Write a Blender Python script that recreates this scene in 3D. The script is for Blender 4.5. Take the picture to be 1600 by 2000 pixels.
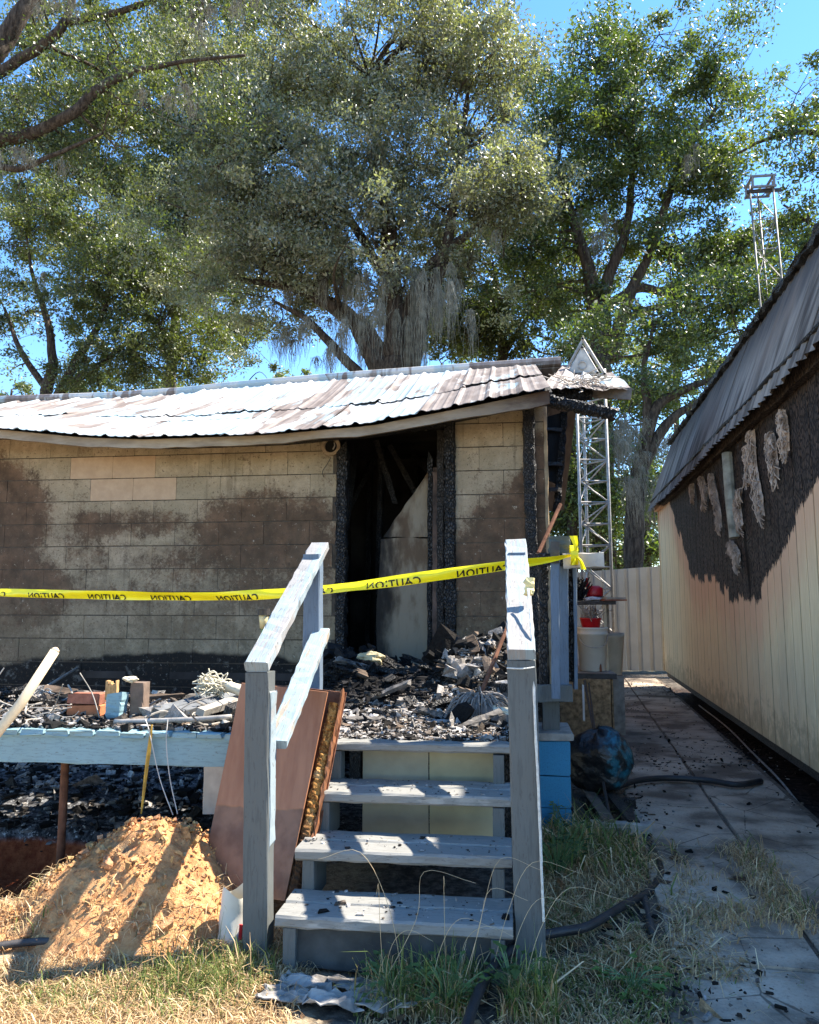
import bpy, bmesh, math
import numpy as np
from mathutils import Vector, Matrix

for o in list(bpy.data.objects):
    bpy.data.objects.remove(o)
SC = bpy.context.scene
COL = SC.collection
rng = np.random.default_rng(11)
R = math.radians

# ------------------------------------------------------------------ camera
CAM_H, FOC, YAW, PITCH = 1.38, 1480.0, R(7.4), R(6.6)
cam_d = bpy.data.cameras.new('camera')
cam_d.sensor_fit = 'HORIZONTAL'
cam_d.sensor_width = 36.0
cam_d.lens = 36.0 * FOC / 1600.0
cam_d.clip_end = 2000
cam = bpy.data.objects.new('camera', cam_d)
COL.objects.link(cam)
cam.location = (0, 0, CAM_H)
cam.rotation_euler = (R(90) + PITCH, 0, YAW)
SC.camera = cam

# ------------------------------------------------------------------ sky, sun, exposure
SUN = Vector((0.68, 0.31, 1.0)).normalized()
SUN_EL = math.asin(SUN.z)
SUN_AZ = math.atan2(SUN.x, SUN.y)
world = bpy.data.worlds.new('World')
SC.world = world
world.use_nodes = True
wn = world.node_tree
wn.nodes.clear()
sky = wn.nodes.new('ShaderNodeTexSky')
sky.sky_type = 'NISHITA'
sky.sun_disc = False
sky.sun_elevation = SUN_EL
sky.sun_rotation = SUN_AZ
sky.air_density = 0.85
sky.dust_density = 0.0
sky.ozone_density = 2.0
bg = wn.nodes.new('ShaderNodeBackground')
bg.inputs['Strength'].default_value = 0.081
wo = wn.nodes.new('ShaderNodeOutputWorld')
hs_ = wn.nodes.new('ShaderNodeHueSaturation')
hs_.inputs['Saturation'].default_value = 1.2
wn.links.new(sky.outputs[0], hs_.inputs['Color'])
wn.links.new(hs_.outputs[0], bg.inputs[0])
wn.links.new(bg.outputs[0], wo.inputs[0])
sun_d = bpy.data.lights.new('sun', 'SUN')
sun_d.energy = 3.0
sun_d.angle = R(0.53)
sun_d.color = (1.0, 0.93, 0.82)
sun = bpy.data.objects.new('sun', sun_d)
COL.objects.link(sun)
sun.rotation_euler = SUN.to_track_quat('Z', 'Y').to_euler()
sun.location = (20, 8, 30)
vs = SC.view_settings
vs.view_transform = 'Standard'
vs.look = 'None'
vs.exposure = 2.5
vs.gamma = 1.0
vs.use_curve_mapping = False
SC.render.engine = 'CYCLES'
SC.cycles.max_bounces = 7
SC.cycles.diffuse_bounces = 4
SC.cycles.transmission_bounces = 4
SC.cycles.sample_clamp_indirect = 6.0

# ------------------------------------------------------------------ survey: sight lines on real planes
_f = np.array([-math.sin(YAW) * math.cos(PITCH), math.cos(YAW) * math.cos(PITCH), math.sin(PITCH)])
_r = np.array([math.cos(YAW), math.sin(YAW), 0.0])
_u = np.cross(_r, _f)
_c = np.array([0, 0, CAM_H])


def at(px, py, Y):
    d = _f + _r * (px - 800) / FOC + _u * (1000 - py) / FOC
    return _c + d * (Y / d[1])


def gd(px, py, z=0.0):
    d = _f + _r * (px - 800) / FOC + _u * (1000 - py) / FOC
    return _c + d * ((z - CAM_H) / d[2])


# ------------------------------------------------------------------ mesh helpers
class Acc:
    """collects quads and triangles, then links them as ONE mesh object"""
    def __init__(s):
        s.v, s.q, s.t, s.c, s.n = [], [], [], [], 0

    def add(s, v, quads=None, tris=None, col=None):
        v = np.asarray(v, float).reshape(-1, 3)
        s.v.append(v)
        if quads is not None and len(quads):
            s.q.append(np.asarray(quads, np.int64).reshape(-1, 4) + s.n)
        if tris is not None and len(tris):
            s.t.append(np.asarray(tris, np.int64).reshape(-1, 3) + s.n)
        if col is not None:
            col = np.asarray(col, float)
            if col.ndim == 1:
                col = np.tile(col, (len(v), 1))
            s.c.append(col)
        s.n += len(v)
        return s

    def mesh(s, name, origin=(0, 0, 0), smooth=False):
        v = np.concatenate(s.v) - np.asarray(origin, float)
        q = np.concatenate(s.q) if s.q else np.zeros((0, 4), np.int64)
        t = np.concatenate(s.t) if s.t else np.zeros((0, 3), np.int64)
        me = bpy.data.meshes.new(name)
        me.vertices.add(len(v))
        me.vertices.foreach_set('co', v.ravel())
        nl = q.size + t.size
        me.loops.add(nl)
        me.loops.foreach_set('vertex_index', np.concatenate([q.ravel(), t.ravel()]).astype(np.int32))
        npoly = len(q) + len(t)
        me.polygons.add(npoly)
        ls = np.concatenate([np.arange(len(q)) * 4, q.size + np.arange(len(t)) * 3]).astype(np.int32)
        me.polygons.foreach_set('loop_start', ls)
        if s.c:
            ca = me.color_attributes.new('Col', 'FLOAT_COLOR', 'POINT')
            c = np.concatenate(s.c)
            if c.shape[1] == 3:
                c = np.hstack([c, np.ones((len(c), 1))])
            ca.data.foreach_set('color', c.ravel())
        me.update(calc_edges=True)
        me.validate()
        me.polygons.foreach_set('use_smooth', np.full(len(me.polygons), bool(smooth)))
        return me


ORG = {}


def tag(o, label=None, cat=None, group=None, kind=None):
    if label: o['label'] = label
    if cat: o['category'] = cat
    if group: o['group'] = group
    if kind: o['kind'] = kind
    return o


def thing(name, label, cat, loc, group=None):
    o = bpy.data.objects.new(name, None)
    o.empty_display_size = 0.1
    COL.objects.link(o)
    o.location = loc
    ORG[o] = np.array(loc, float)
    return tag(o, label, cat, group)


def link(name, me, mat, parent=None, pos=None, origin=None):
    o = bpy.data.objects.new(name, me)
    COL.objects.link(o)
    if mat is not None and len(me.materials) == 0:
        me.materials.append(mat)
    if parent is not None:
        o.parent = parent
        po = ORG[parent]
        if pos is not None:
            o.location = np.asarray(pos, float) - po
            ORG[o] = np.asarray(pos, float)
        else:
            ORG[o] = po
    else:
        loc = np.asarray(pos if pos is not None else (origin if origin is not None else (0, 0, 0)), float)
        o.location = loc
        ORG[o] = loc
    return o


def build(name, acc, mat, parent=None, origin=None, smooth=False, **kw):
    if parent is not None:
        org = ORG[parent]
    else:
        org = np.asarray(origin if origin is not None else (0, 0, 0), float)
    o = link(name, acc.mesh(name, org, smooth), mat, parent, None, org)
    if kw:
        tag(o, **kw)
    return o


def nrm(v):
    v = np.asarray(v, float)
    return v / (np.linalg.norm(v) + 1e-12)


def plank(p0, p1, w, t, up=(0, 0, 1), seg=6, ch=0.0022, jit=0.0007, rag0=0.0, rag1=0.0, acc=None, bow=0.0):
    """sawn board from p0 to p1; w across, t along 'up'; slightly uneven, chamfered, ragged ends if burnt"""
    acc = acc or Acc()
    p0, p1 = np.asarray(p0, float), np.asarray(p1, float)
    a = nrm(p1 - p0)
    s = nrm(np.cross(a, up))
    n = np.cross(s, a)
    ch = min(ch, w * .3, t * .3)
    h, k = w / 2, t / 2
    sec = [(-h, -k + ch), (-h + ch, -k), (h - ch, -k), (h, -k + ch), (h, k - ch), (h - ch, k), (-h + ch, k), (-h, k - ch)]
    V = []
    for i in range(seg + 1):
        f = i / seg
        c = p0 + (p1 - p0) * f + n * bow * math.sin(math.pi * f)
        for (x, y) in sec:
            q = c + s * (x + rng.normal(0, jit)) + n * (y + rng.normal(0, jit))
            if i == 0 and rag0: q = q - a * abs(rng.normal(0, rag0))
            if i == seg and rag1: q = q + a * abs(rng.normal(0, rag1))
            V.append(q)
    Q = []
    for i in range(seg):
        for j in range(8):
            b, c2 = i * 8 + j, i * 8 + (j + 1) % 8
            Q.append((b, b + 8, c2 + 8, c2))
    e = seg * 8
    for base, rev in ((0, False), (e, True)):
        for a4 in ((0, 1, 2, 3), (0, 3, 4, 7), (4, 5, 6, 7)):
            f4 = tuple(base + i for i in a4)
            Q.append(f4[::-1] if rev else f4)
    return acc.add(V, Q)


def box(x0, x1, y0, y1, z0, z1, acc=None, **kw):
    return plank(((x0 + x1) / 2, y0, (z0 + z1) / 2), ((x0 + x1) / 2, y1, (z0 + z1) / 2), x1 - x0, z1 - z0, (0, 0, 1), acc=acc, **{**dict(seg=2), **kw})


def smoothline(pts, n):
    """Catmull-Rom through pts (k, d), n samples per span"""
    P = np.asarray(pts, float)
    P = np.vstack([2 * P[0] - P[1], P, 2 * P[-1] - P[-2]])
    out = []
    for i in range(1, len(P) - 2):
        for j in range(n):
            t = j / n
            a, b, c, d = P[i - 1], P[i], P[i + 1], P[i + 2]
            out.append(.5 * ((2 * b) + (c - a) * t + (2 * a - 5 * b + 4 * c - d) * t * t + (3 * b - a - 3 * c + d) * t ** 3))
    out.append(P[-2])
    return np.array(out)


def tube(pts, rad, sides=7, acc=None, cap=True, rough=0.0, col=None):
    acc = acc or Acc()
    P = np.asarray(pts, float)
    n = len(P)
    rad = np.broadcast_to(np.asarray(rad, float), (n,))
    T = np.gradient(P, axis=0)
    T /= np.linalg.norm(T, axis=1)[:, None] + 1e-12
    ref = np.array([0, 0, 1.0]) if abs(T[:, 2]).mean() < .8 else np.array([1.0, 0, 0])
    A = np.cross(T, ref); A /= np.linalg.norm(A, axis=1)[:, None] + 1e-12
    B = np.cross(T, A)
    th = np.linspace(0, 2 * math.pi, sides, endpoint=False)
    rr = rad[:, None] * (1 + (rng.normal(0, rough, (n, sides)) if rough else 0))
    V = P[:, None, :] + A[:, None, :] * (np.cos(th) * rr)[..., None] + B[:, None, :] * (np.sin(th) * rr)[..., None]
    i, j = np.meshgrid(np.arange(n - 1), np.arange(sides), indexing='ij')
    b = i * sides + j
    c = i * sides + (j + 1) % sides
    Q = np.stack([b, c, c + sides, b + sides], -1).reshape(-1, 4)
    V = V.reshape(-1, 3)
    tris = []
    if cap:
        V = np.vstack([V, P[0], P[-1]])
        e = (n - 1) * sides
        for j in range(sides):
            tris.append((j, n * sides, (j + 1) % sides))
            tris.append((e + j, e + (j + 1) % sides, n * sides + 1))
    return acc.add(V, Q, tris, col)


def grid(P, acc=None, thick=None, tdir=(0, 0, -1), col=None):
    """P (m, n, 3) sheet; with thick it is closed into a slab"""
    acc = acc or Acc()
    m, n = P.shape[:2]
    i, j = np.meshgrid(np.arange(m - 1), np.arange(n - 1), indexing='ij')
    b = i * n + j
    Q = np.stack([b, b + 1, b + n + 1, b + n], -1).reshape(-1, 4)
    V = P.reshape(-1, 3)
    if thick is None:
        return acc.add(V, Q, None, col)
    V2 = V + nrm(tdir) * thick
    k = m * n
    Q2 = Q[:, ::-1] + k
    edge = [j for j in range(n)] + [i * n + n - 1 for i in range(1, m)] + [(m - 1) * n + j for j in range(n - 2, -1, -1)] + [i * n for i in range(m - 2, 0, -1)]
    S = [(edge[i], edge[(i + 1) % len(edge)], edge[(i + 1) % len(edge)] + k, edge[i] + k) for i in range(len(edge))]
    return acc.add(np.vstack([V, V2]), np.vstack([Q, Q2, np.array(S)[:, ::-1]]))


def rand_rot(n, g=None):
    g = g or rng
    q = g.normal(size=(n, 4)); q /= np.linalg.norm(q, axis=1)[:, None]
    w, x, y, z = q.T
    return np.stack([np.stack([1 - 2 * (y * y + z * z), 2 * (x * y - z * w), 2 * (x * z + y * w)], -1),
                     np.stack([2 * (x * y + z * w), 1 - 2 * (x * x + z * z), 2 * (y * z - x * w)], -1),
                     np.stack([2 * (x * z - y * w), 2 * (y * z + x * w), 1 - 2 * (x * x + y * y)], -1)], 1)


CUBE = np.array([(-1, -1, -1), (1, -1, -1), (1, 1, -1), (-1, 1, -1), (-1, -1, 1), (1, -1, 1), (1, 1, 1), (-1, 1, 1)], float)
CUBEQ = np.array([(0, 3, 2, 1), (4, 5, 6, 7), (0, 1, 5, 4), (1, 2, 6, 5), (2, 3, 7, 6), (3, 0, 4, 7)])


def shards(centres, size, colors, flat=0.5, tilt=1.0, acc=None):
    """broken irregular lumps, one deformed block each"""
    acc = acc or Acc()
    n = len(centres)
    sc = size[:, None] * np.stack([rng.uniform(.5, 1.4, n), rng.uniform(.3, .9, n), rng.uniform(.15, .6, n) * flat * 2], 1)
    V = CUBE[None] * (1 + rng.normal(0, .28, (n, 8, 3)))
    V = V * sc[:, None, :] * .5
    az = rng.uniform(0, 6.28, n)
    ca, sa = np.cos(az), np.sin(az)
    Rz = np.zeros((n, 3, 3)); Rz[:, 0, 0] = ca; Rz[:, 0, 1] = -sa; Rz[:, 1, 0] = sa; Rz[:, 1, 1] = ca; Rz[:, 2, 2] = 1
    Rr = rand_rot(n)
    m = rng.random(n) < tilt * .5
    Rf = np.where(m[:, None, None], Rr, Rz)
    V = np.einsum('nij,nkj->nki', Rf, V) + centres[:, None, :]
    Q = (CUBEQ[None] + (np.arange(n) * 8)[:, None, None]).reshape(-1, 4)
    return acc.add(V.reshape(-1, 3), Q, None, np.repeat(colors, 8, 0))


def lump(c, r, squash=(1, 1, .7), seed=0, amp=.35, acc=None, n=14):
    """irregular broken lump"""
    th, ph = np.meshgrid(np.linspace(0, 2 * math.pi, n * 2 + 1), np.linspace(0.02, math.pi - .02, n))
    d = np.stack([np.cos(th) * np.sin(ph), np.sin(th) * np.sin(ph), np.cos(ph)], -1)
    k = 1 + amp * (fbm(d[..., 0] * 1.7 + seed * 3.1, d[..., 1] * 1.7 + d[..., 2] * 2.3, 4)) * 1.6
    k = np.round(k * 7) / 7 * .5 + k * .5
    return grid(np.asarray(c, float) + d * k[..., None] * r * np.array(squash), acc)


# smooth value noise for shapes
_NT = np.random.default_rng(5).random((64, 64))


def vn(x, y):
    x, y = np.asarray(x, float), np.asarray(y, float)
    xi, yi = np.floor(x).astype(int), np.floor(y).astype(int)
    fx, fy = x - xi, y - yi
    fx, fy = fx * fx * (3 - 2 * fx), fy * fy * (3 - 2 * fy)
    g = lambda a, b: _NT[a % 64, b % 64]
    return (g(xi, yi) * (1 - fx) + g(xi + 1, yi) * fx) * (1 - fy) + (g(xi, yi + 1) * (1 - fx) + g(xi + 1, yi + 1) * fx) * fy - .5


def fbm(x, y, o=4):
    s, a = 0, 1.0
    for i in range(o):
        s = s + a * vn(x * 2 ** i + 17.3 * i, y * 2 ** i + 9.1 * i); a *= .5
    return s


def sstep(a, b, x):
    t = np.clip((np.asarray(x, float) - a) / (b - a), 0, 1)
    return t * t * (3 - 2 * t)

# ------------------------------------------------------------------ materials
class MT:
    def __init__(s, name, rough=.8, spec=.3, metal=0.0):
        s.m = bpy.data.materials.new(name)
        s.m.use_nodes = True
        s.nt = s.m.node_tree
        s.b = s.nt.nodes['Principled BSDF']
        s.out = s.nt.nodes['Material Output']
        s.b.inputs['Roughness'].default_value = rough
        s.b.inputs['Specular IOR Level'].default_value = spec
        s.b.inputs['Metallic'].default_value = metal

    def set(s, sock, v):
        if isinstance(v, bpy.types.NodeSocket):
            s.nt.links.new(v, sock)
        elif v is not None:
            if hasattr(sock.default_value, '__len__') and not hasattr(v, '__len__'):
                v = (v,) * len(sock.default_value)
            if hasattr(sock.default_value, '__len__') and len(sock.default_value) == 4 and len(v) == 3:
                v = (*v, 1)
            sock.default_value = v

    def node(s, typ, **kw):
        n = s.nt.nodes.new(typ)
        for k, v in kw.items():
            setattr(n, k, v)
        return n

    @property
    def pos(s):
        if not hasattr(s, '_p'):
            s._p = s.node('ShaderNodeNewGeometry').outputs['Position']
        return s._p

    @property
    def obj(s):
        return s.node('ShaderNodeTexCoord').outputs['Object']

    def mapped(s, vec, scale=(1, 1, 1), loc=(0, 0, 0), rot=(0, 0, 0)):
        n = s.node('ShaderNodeMapping')
        s.set(n.inputs['Vector'], vec)
        n.inputs['Scale'].default_value = scale
        n.inputs['Location'].default_value = loc
        n.inputs['Rotation'].default_value = rot
        return n.outputs[0]

    def noise(s, scale, detail=4, rough=.55, vec=None, dist=0.0):
        n = s.node('ShaderNodeTexNoise')
        s.set(n.inputs['Vector'], vec if vec is not None else s.pos)
        n.inputs['Scale'].default_value = scale
        n.inputs['Detail'].default_value = detail
        n.inputs['Roughness'].default_value = rough
        n.inputs['Distortion'].default_value = dist
        return n.outputs[0]

    def voro(s, scale, vec=None, feature='F1', out='Distance', rand=1.0):
        n = s.node('ShaderNodeTexVoronoi', feature=feature)
        s.set(n.inputs['Vector'], vec if vec is not None else s.pos)
        n.inputs['Scale'].default_value = scale
        n.inputs['Randomness'].default_value = rand
        return n.outputs[out]

    def ramp(s, fac, *stops, interp='LINEAR'):
        n = s.node('ShaderNodeValToRGB')
        s.set(n.inputs[0], fac)
        cr = n.color_ramp
        cr.interpolation = interp
        while len(cr.elements) < len(stops):
            cr.elements.new(.5)
        for e, (p, c) in zip(cr.elements, stops):
            e.position = p
            e.color = (c, c, c, 1) if not hasattr(c, '__len__') else (*c, 1)
        return n.outputs[0]

    def math(s, op, a, b=0.0, clamp=False):
        n = s.node('ShaderNodeMath', operation=op, use_clamp=clamp)
        s.set(n.inputs[0], a)
        s.set(n.inputs[1], b)
        return n.outputs[0]

    def mix(s, f, a, b, mode='MIX'):
        n = s.node('ShaderNodeMix', data_type='RGBA', blend_type=mode)
        s.set(n.inputs[0], f)
        s.set(n.inputs[6], a)
        s.set(n.inputs[7], b)
        return n.outputs[2]

    def sep(s, v):
        n = s.node('ShaderNodeSeparateXYZ')
        s.set(n.inputs[0], v)
        return n.outputs

    def smooth(s, x, a, b):
        n = s.node('ShaderNodeMapRange', interpolation_type='SMOOTHSTEP', clamp=True)
        s.set(n.inputs[0], x)
        n.inputs[1].default_value = a
        n.inputs[2].default_value = b
        return n.outputs[0]

    def attr(s, name='Col'):
        n = s.node('ShaderNodeAttribute')
        n.attribute_name = name
        return n.outputs['Color']

    def rand(s):
        return s.node('ShaderNodeObjectInfo').outputs['Random']

    def bump(s, h, strength=.5, dist=.01):
        n = s.node('ShaderNodeBump')
        n.inputs['Strength'].default_value = strength
        n.inputs['Distance'].default_value = dist
        s.set(n.inputs['Height'], h)
        s.nt.links.new(n.outputs[0], s.b.inputs['Normal'])
        return s

    def col(s, c):
        s.set(s.b.inputs['Base Color'], c)
        return s

    def rough(s, c):
        s.set(s.b.inputs['Roughness'], c)
        return s

    def blob(s, cx, cz, rx, rz, axis=(0, 2)):
        """soft round stain on a wall, centred cx, cz in world metres; 1 inside, 0 outside"""
        p = s.sep(s.pos)
        a = s.math('DIVIDE', s.math('SUBTRACT', p[axis[0]], cx), rx)
        b = s.math('DIVIDE', s.math('SUBTRACT', p[axis[1]], cz), rz)
        d = s.math('ADD', s.math('MULTIPLY', a, a), s.math('MULTIPLY', b, b))
        return s.math('SUBTRACT', 1.0, d)


def simple(name, c, rough=.8, var=.25, scale=6, spec=.3, bump=.2, metal=0, bscale=60):
    m = MT(name, rough, spec, metal)
    n = m.noise(scale, 5)
    d = tuple(x * (1 - var) for x in c)
    l = tuple(min(1, x * (1 + var)) for x in c)
    m.col(m.ramp(n, (.3, d), (.7, l)))
    if bump:
        m.bump(m.noise(bscale, 4), bump, .004)
    return m.m


def paint_wood(name, paint, bare=(.34, .30, .25), wear=.5, dirt=.35, grain=(1, 1, 1), speck=True):
    """old paint on sawn timber: worn to grey wood in flakes, dirt flecks"""
    m = MT(name, .62, .3)
    v = m.mapped(m.pos, grain)
    n1 = m.noise(9, 8, .65, v)
    n2 = m.noise(45, 5, .6, v)
    w = m.math('ADD', m.math('MULTIPLY', n1, .75), m.math('MULTIPLY', n2, .35))
    base = m.mix(m.noise(3, 3), tuple(x * .82 for x in paint), tuple(min(1, x * 1.15) for x in paint))
    v3 = m.mapped(v, tuple(1.0 if g_ >= 1 else .35 for g_ in grain))
    line_ = m.smooth(m.noise(120, 3, .5, v3), .52, .62)
    base = m.mix(m.math('MULTIPLY', line_, .28), base, tuple(x * .45 for x in paint))
    bc = m.mix(m.noise(70, 4, .6, v), tuple(x * .55 for x in bare), bare)
    f = m.smooth(w, 1.02 - wear * .62, 1.10 - wear * .62)
    c = m.mix(f, base, bc)
    crk = m.smooth(m.noise(30, 4, .6, m.mapped(v, (4, 4, 4), (3, 3, 3))), .60, .66)
    c = m.mix(m.math('MULTIPLY', crk, .35 + .4 * wear), c, tuple(x * .25 for x in bare))
    if speck:
        d = m.smooth(m.noise(28, 6, .7), .66, .72)
        c = m.mix(m.math('MULTIPLY', d, dirt), c, (.03, .025, .02))
    m.col(c)
    m.bump(m.math('ADD', m.math('MULTIPLY', f, -.5), n2), .35, .004)
    return m.m


def charred(name, c0=(.006, .0055, .005), c1=(.035, .032, .03), scale=55, stretch=(1, 1, .55), rough=.55, strength=1.0):
    m = MT(name, rough, .45)
    v = m.mapped(m.pos, stretch)
    e = m.voro(scale, v, 'DISTANCE_TO_EDGE')
    n = m.noise(14, 6, .6)
    m.col(m.mix(m.smooth(m.math('MULTIPLY', n, m.smooth(e, 0, .25)), .15, .62), c0, c1))
    m.bump(m.smooth(e, 0.0, .22), strength, .012)
    return m.m


# block wall: khaki paint, soot and brown heat stain of irregular outline, flaking
def block_material(name, clean=False):
    m = MT(name, .9, .15)
    fine = m.noise(55, 8, .7)
    mid = m.noise(11, 8, .72)
    big = m.noise(2.2, 4, .6)
    khaki = m.mix(m.smooth(mid, .35, .68), (.335, .260, .170), (.485, .385, .265))
    tone = m.math('MULTIPLY', m.math('SUBTRACT', m.rand(), .5), .22)
    khaki = m.mix(m.smooth(m.math('ADD', big, tone), .25, .85), khaki, (.30, .25, .165))
    if clean:
        m.col(m.mix(m.smooth(mid, .3, .75), (.45, .315, .205), (.54, .39, .26)))
        m.bump(fine, .25, .003)
        return m.m
    stains = [(-4.75, 2.12, .80, .66, 1.1), (-4.45, 1.45, .70, .46, 1.1), (-2.10, 1.95, .85, .46, .85), (-2.85, 1.68, .6, .22, .45), (-3.7, 1.8, .6, .3, .30), (-2.5, 1.15, 1.4, .30, .26), (-4.2, .95, .9, .3, .4),
              (-1.7, 1.75, .35, .55, .7), (-3.2, 1.42, 1.2, .20, .35), (-2.0, 1.45, .75, .3, .5), (-3.35, 2.05, .8, .16, .55),
              (.26, 1.45, .88, 1.05, 1.7), (.34, 2.05, .46, .50, 1.7), (.33, 2.5, .20, .35, 1.0), (-.55, 1.35, .22, .8, .8)]
    tot = None
    for cx, cz, rx, rz, k in stains:
        b = m.math('MULTIPLY', m.math('MAXIMUM', m.blob(cx, cz, rx, rz), 0.0), k)
        tot = b if tot is None else m.math('MAXIMUM', tot, b)
    w = m.math('ADD', m.math('MULTIPLY', m.math('SUBTRACT', mid, .5), 1.7), m.math('MULTIPLY', m.math('SUBTRACT', big, .5), 1.0))
    w = m.math('ADD', w, m.math('MULTIPLY', m.math('SUBTRACT', m.noise(42, 6, .75), .5), 1.3))
    run = m.noise(9, 5, .6, m.mapped(m.pos, (1, 1, .12)))
    w = m.math('ADD', w, m.math('MULTIPLY', m.math('SUBTRACT', run, .5), .7))
    s = m.smooth(m.math('ADD', tot, m.math('MULTIPLY', w, .85)), .06, .52)
    soft = m.smooth(m.math('ADD', tot, m.math('MULTIPLY', m.math('SUBTRACT', big, .5), 1.2)), -.10, .75)
    brown = m.mix(m.smooth(m.noise(6, 6, .6), .35, .7), (.052, .029, .018), (.155, .088, .053))
    brown = m.mix(m.smooth(fine, .66, .72), brown, (.34, .28, .2))
    khaki = m.mix(m.math('MULTIPLY', soft, .42), khaki, (.17, .11, .068))
    c = m.mix(m.math('MULTIPLY', s, .86), khaki, brown)
    streak = m.smooth(m.noise(16, 4, .6, m.mapped(m.pos, (1, 1, .07), (5, 0, 2))), .56, .70)
    c = m.mix(m.math('MULTIPLY', streak, .35), c, (.10, .075, .05))
    # mottled smoke film over the middle and lower courses
    film = m.math('MULTIPLY', m.math('MULTIPLY', m.smooth(m.sep(m.pos)[2], 2.35, 1.75), m.smooth(m.noise(5, 8, .72), .42, .66)), .52)
    c = m.mix(film, c, (.095, .070, .048))
    # mildew-grey weathering low on the wall
    low = m.smooth(m.sep(m.pos)[2], 1.75, .95)
    g = m.math('MULTIPLY', low, m.smooth(mid, .35, .6))
    c = m.mix(m.math('MULTIPLY', g, .8), c, (.20, .155, .098))
    # black charring along the foot of the wall, and vertical run marks
    foot = m.math('ADD', m.math('MULTIPLY', m.smooth(m.sep(m.pos)[2], 1.06, .66), 1.25), m.math('MULTIPLY', m.math('SUBTRACT', m.noise(1.7, 5, .6), .5), 1.6))
    foot = m.math('ADD', foot, m.math('MULTIPLY', m.math('MAXIMUM', m.blob(-2.75, .72, 1.25, .30), 0.0), .75))
    c = m.mix(m.smooth(foot, .55, .85), c, m.mix(m.smooth(mid, .56, .64), (.018, .016, .014), (.11, .10, .085)))
    sp = m.smooth(m.noise(36, 7, .75), .575, .64)
    c = m.mix(m.math('MULTIPLY', sp, .75), c, (.075, .052, .034))
    sp2 = m.smooth(m.noise(95, 5, .7), .60, .66)
    c = m.mix(m.math('MULTIPLY', sp2, .6), c, (.06, .042, .03))
    lt = m.smooth(m.noise(24, 7, .75, m.mapped(m.pos, (1, 1, 1), (3, 1, 7))), .605, .67)
    c = m.mix(m.math('MULTIPLY', lt, .62), c, (.47, .41, .31))
    m.col(c)
    m.bump(m.math('ADD', m.math('MULTIPLY', fine, .7), mid), .55, .006)
    return m.m


M = {}
M['block'] = block_material('painted_block')
M['block_clean'] = block_material('clean_block', True)
M['mortar'] = simple('sooty_mortar', (.075, .06, .045), .95, .4, 20)
M['char'] = charred('charred_timber')
M['char_fine'] = charred('charred_board', (.008, .007, .006), (.06, .052, .046), 90, (1, 1, .4), .6, .7)
M['soot'] = simple('soot_black', (.010, .009, .008), .9, .5, 8, .2, .6, 0, 30)
M['blue'] = paint_wood('light_blue_paint', (.215, .335, .365), (.34, .31, .27), .34, .85, (.35, 1, 1))
M['bluegrey'] = paint_wood('blue_grey_paint', (.108, .115, .110), (.235, .22, .195), .26, .3, (1, 1, .25), True)
M['railtop'] = paint_wood('worn_rail_paint', (.25, .30, .32), (.33, .315, .30), .80, .55, (1.6, .16, .16))
M['midrail'] = paint_wood('peeling_rail_paint', (.26, .33, .36), (.40, .33, .25), .76, .5, (1.6, .18, .18))
M['tread'] = paint_wood('worn_tread_paint', (.225, .220, .200), (.41, .39, .35), .66, .8, (.25, 1.2, 1))
M['postblue'] = paint_wood('post_blue_paint', (.125, .165, .215), (.3, .28, .26), .12, .2, (1, 1, .3), False)
M['pierblue'] = paint_wood('pier_blue_paint', (.035, .21, .36), (.1, .12, .14), .12, .25, (1, 1, 1))
M['ply'] = simple('cream_plywood', (.36, .32, .225), .8, .2, 5, .2, .15)
M['oldwood'] = simple('grey_old_wood', (.30, .27, .23), .85, .35, 14, .2, .5)
M['palewood'] = simple('pale_handle_wood', (.62, .49, .32), .6, .15, 8, .3, .15)
M['rustpost'] = simple('rusty_pipe', (.16, .07, .04), .85, .5, 15, .2, .6)
M['brick'] = simple('red_brick', (.28, .11, .07), .9, .4, 18, .2, .6)
M['osb'] = simple('strand_board', (.30, .19, .10), .85, .55, 28, .2, .5)
M['white_plastic'] = simple('white_plastic', (.62, .58, .48), .45, .12, 5, .4, .05)
M['red_plastic'] = simple('red_plastic', (.50, .012, .018), .4, .2, 5, .5, .05)
M['black_rubber'] = simple('black_rubber', (.018, .018, .020), .5, .4, 12, .4, .3)
M['steel'] = simple('weathered_galvanised', (.36, .33, .29), .55, .3, 18, .5, .25, .25)
M['darksteel'] = simple('dark_steel', (.05, .045, .042), .6, .4, 14, .4, .3, .2)
M['rope'] = simple('white_rope', (.62, .60, .54), .9, .2, 60, .2, .8, 0, 250)
M['foam'] = simple('pale_foam', (.60, .54, .40), .95, .2, 12, .1, .8, 0, 40)
M['mopyarn'] = simple('mop_yarn', (.24, .215, .19), .95, .4, 25, .1, .8, 0, 160)
M['tape'] = simple('yellow_tape', (.95, .78, .004), .32, .06, 5, .5, .0)
M['ink'] = simple('black_ink', (.012, .01, .008), .5, .1, 5, .3, .0)
M['wire'] = simple('pale_wire', (.5, .47, .42), .6, .2, 9)
M['teal_plastic'] = None
m = MT('melted_plastic', .32, .5)
nz = m.noise(7, 6, .6, None, .6)
px_ = m.sep(m.pos)
side = m.math('ADD', m.math('MULTIPLY', m.math('SUBTRACT', px_[0], .60), 3.2), nz)
m.col(m.mix(m.smooth(side, .56, .66), (.010, .010, .011), m.mix(m.smooth(m.noise(16, 5), .42, .6), (.006, .012, .015), (.010, .10, .14))))
m.bump(m.noise(22, 5), .7, .02)
M['teal_plastic'] = m.m

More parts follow.
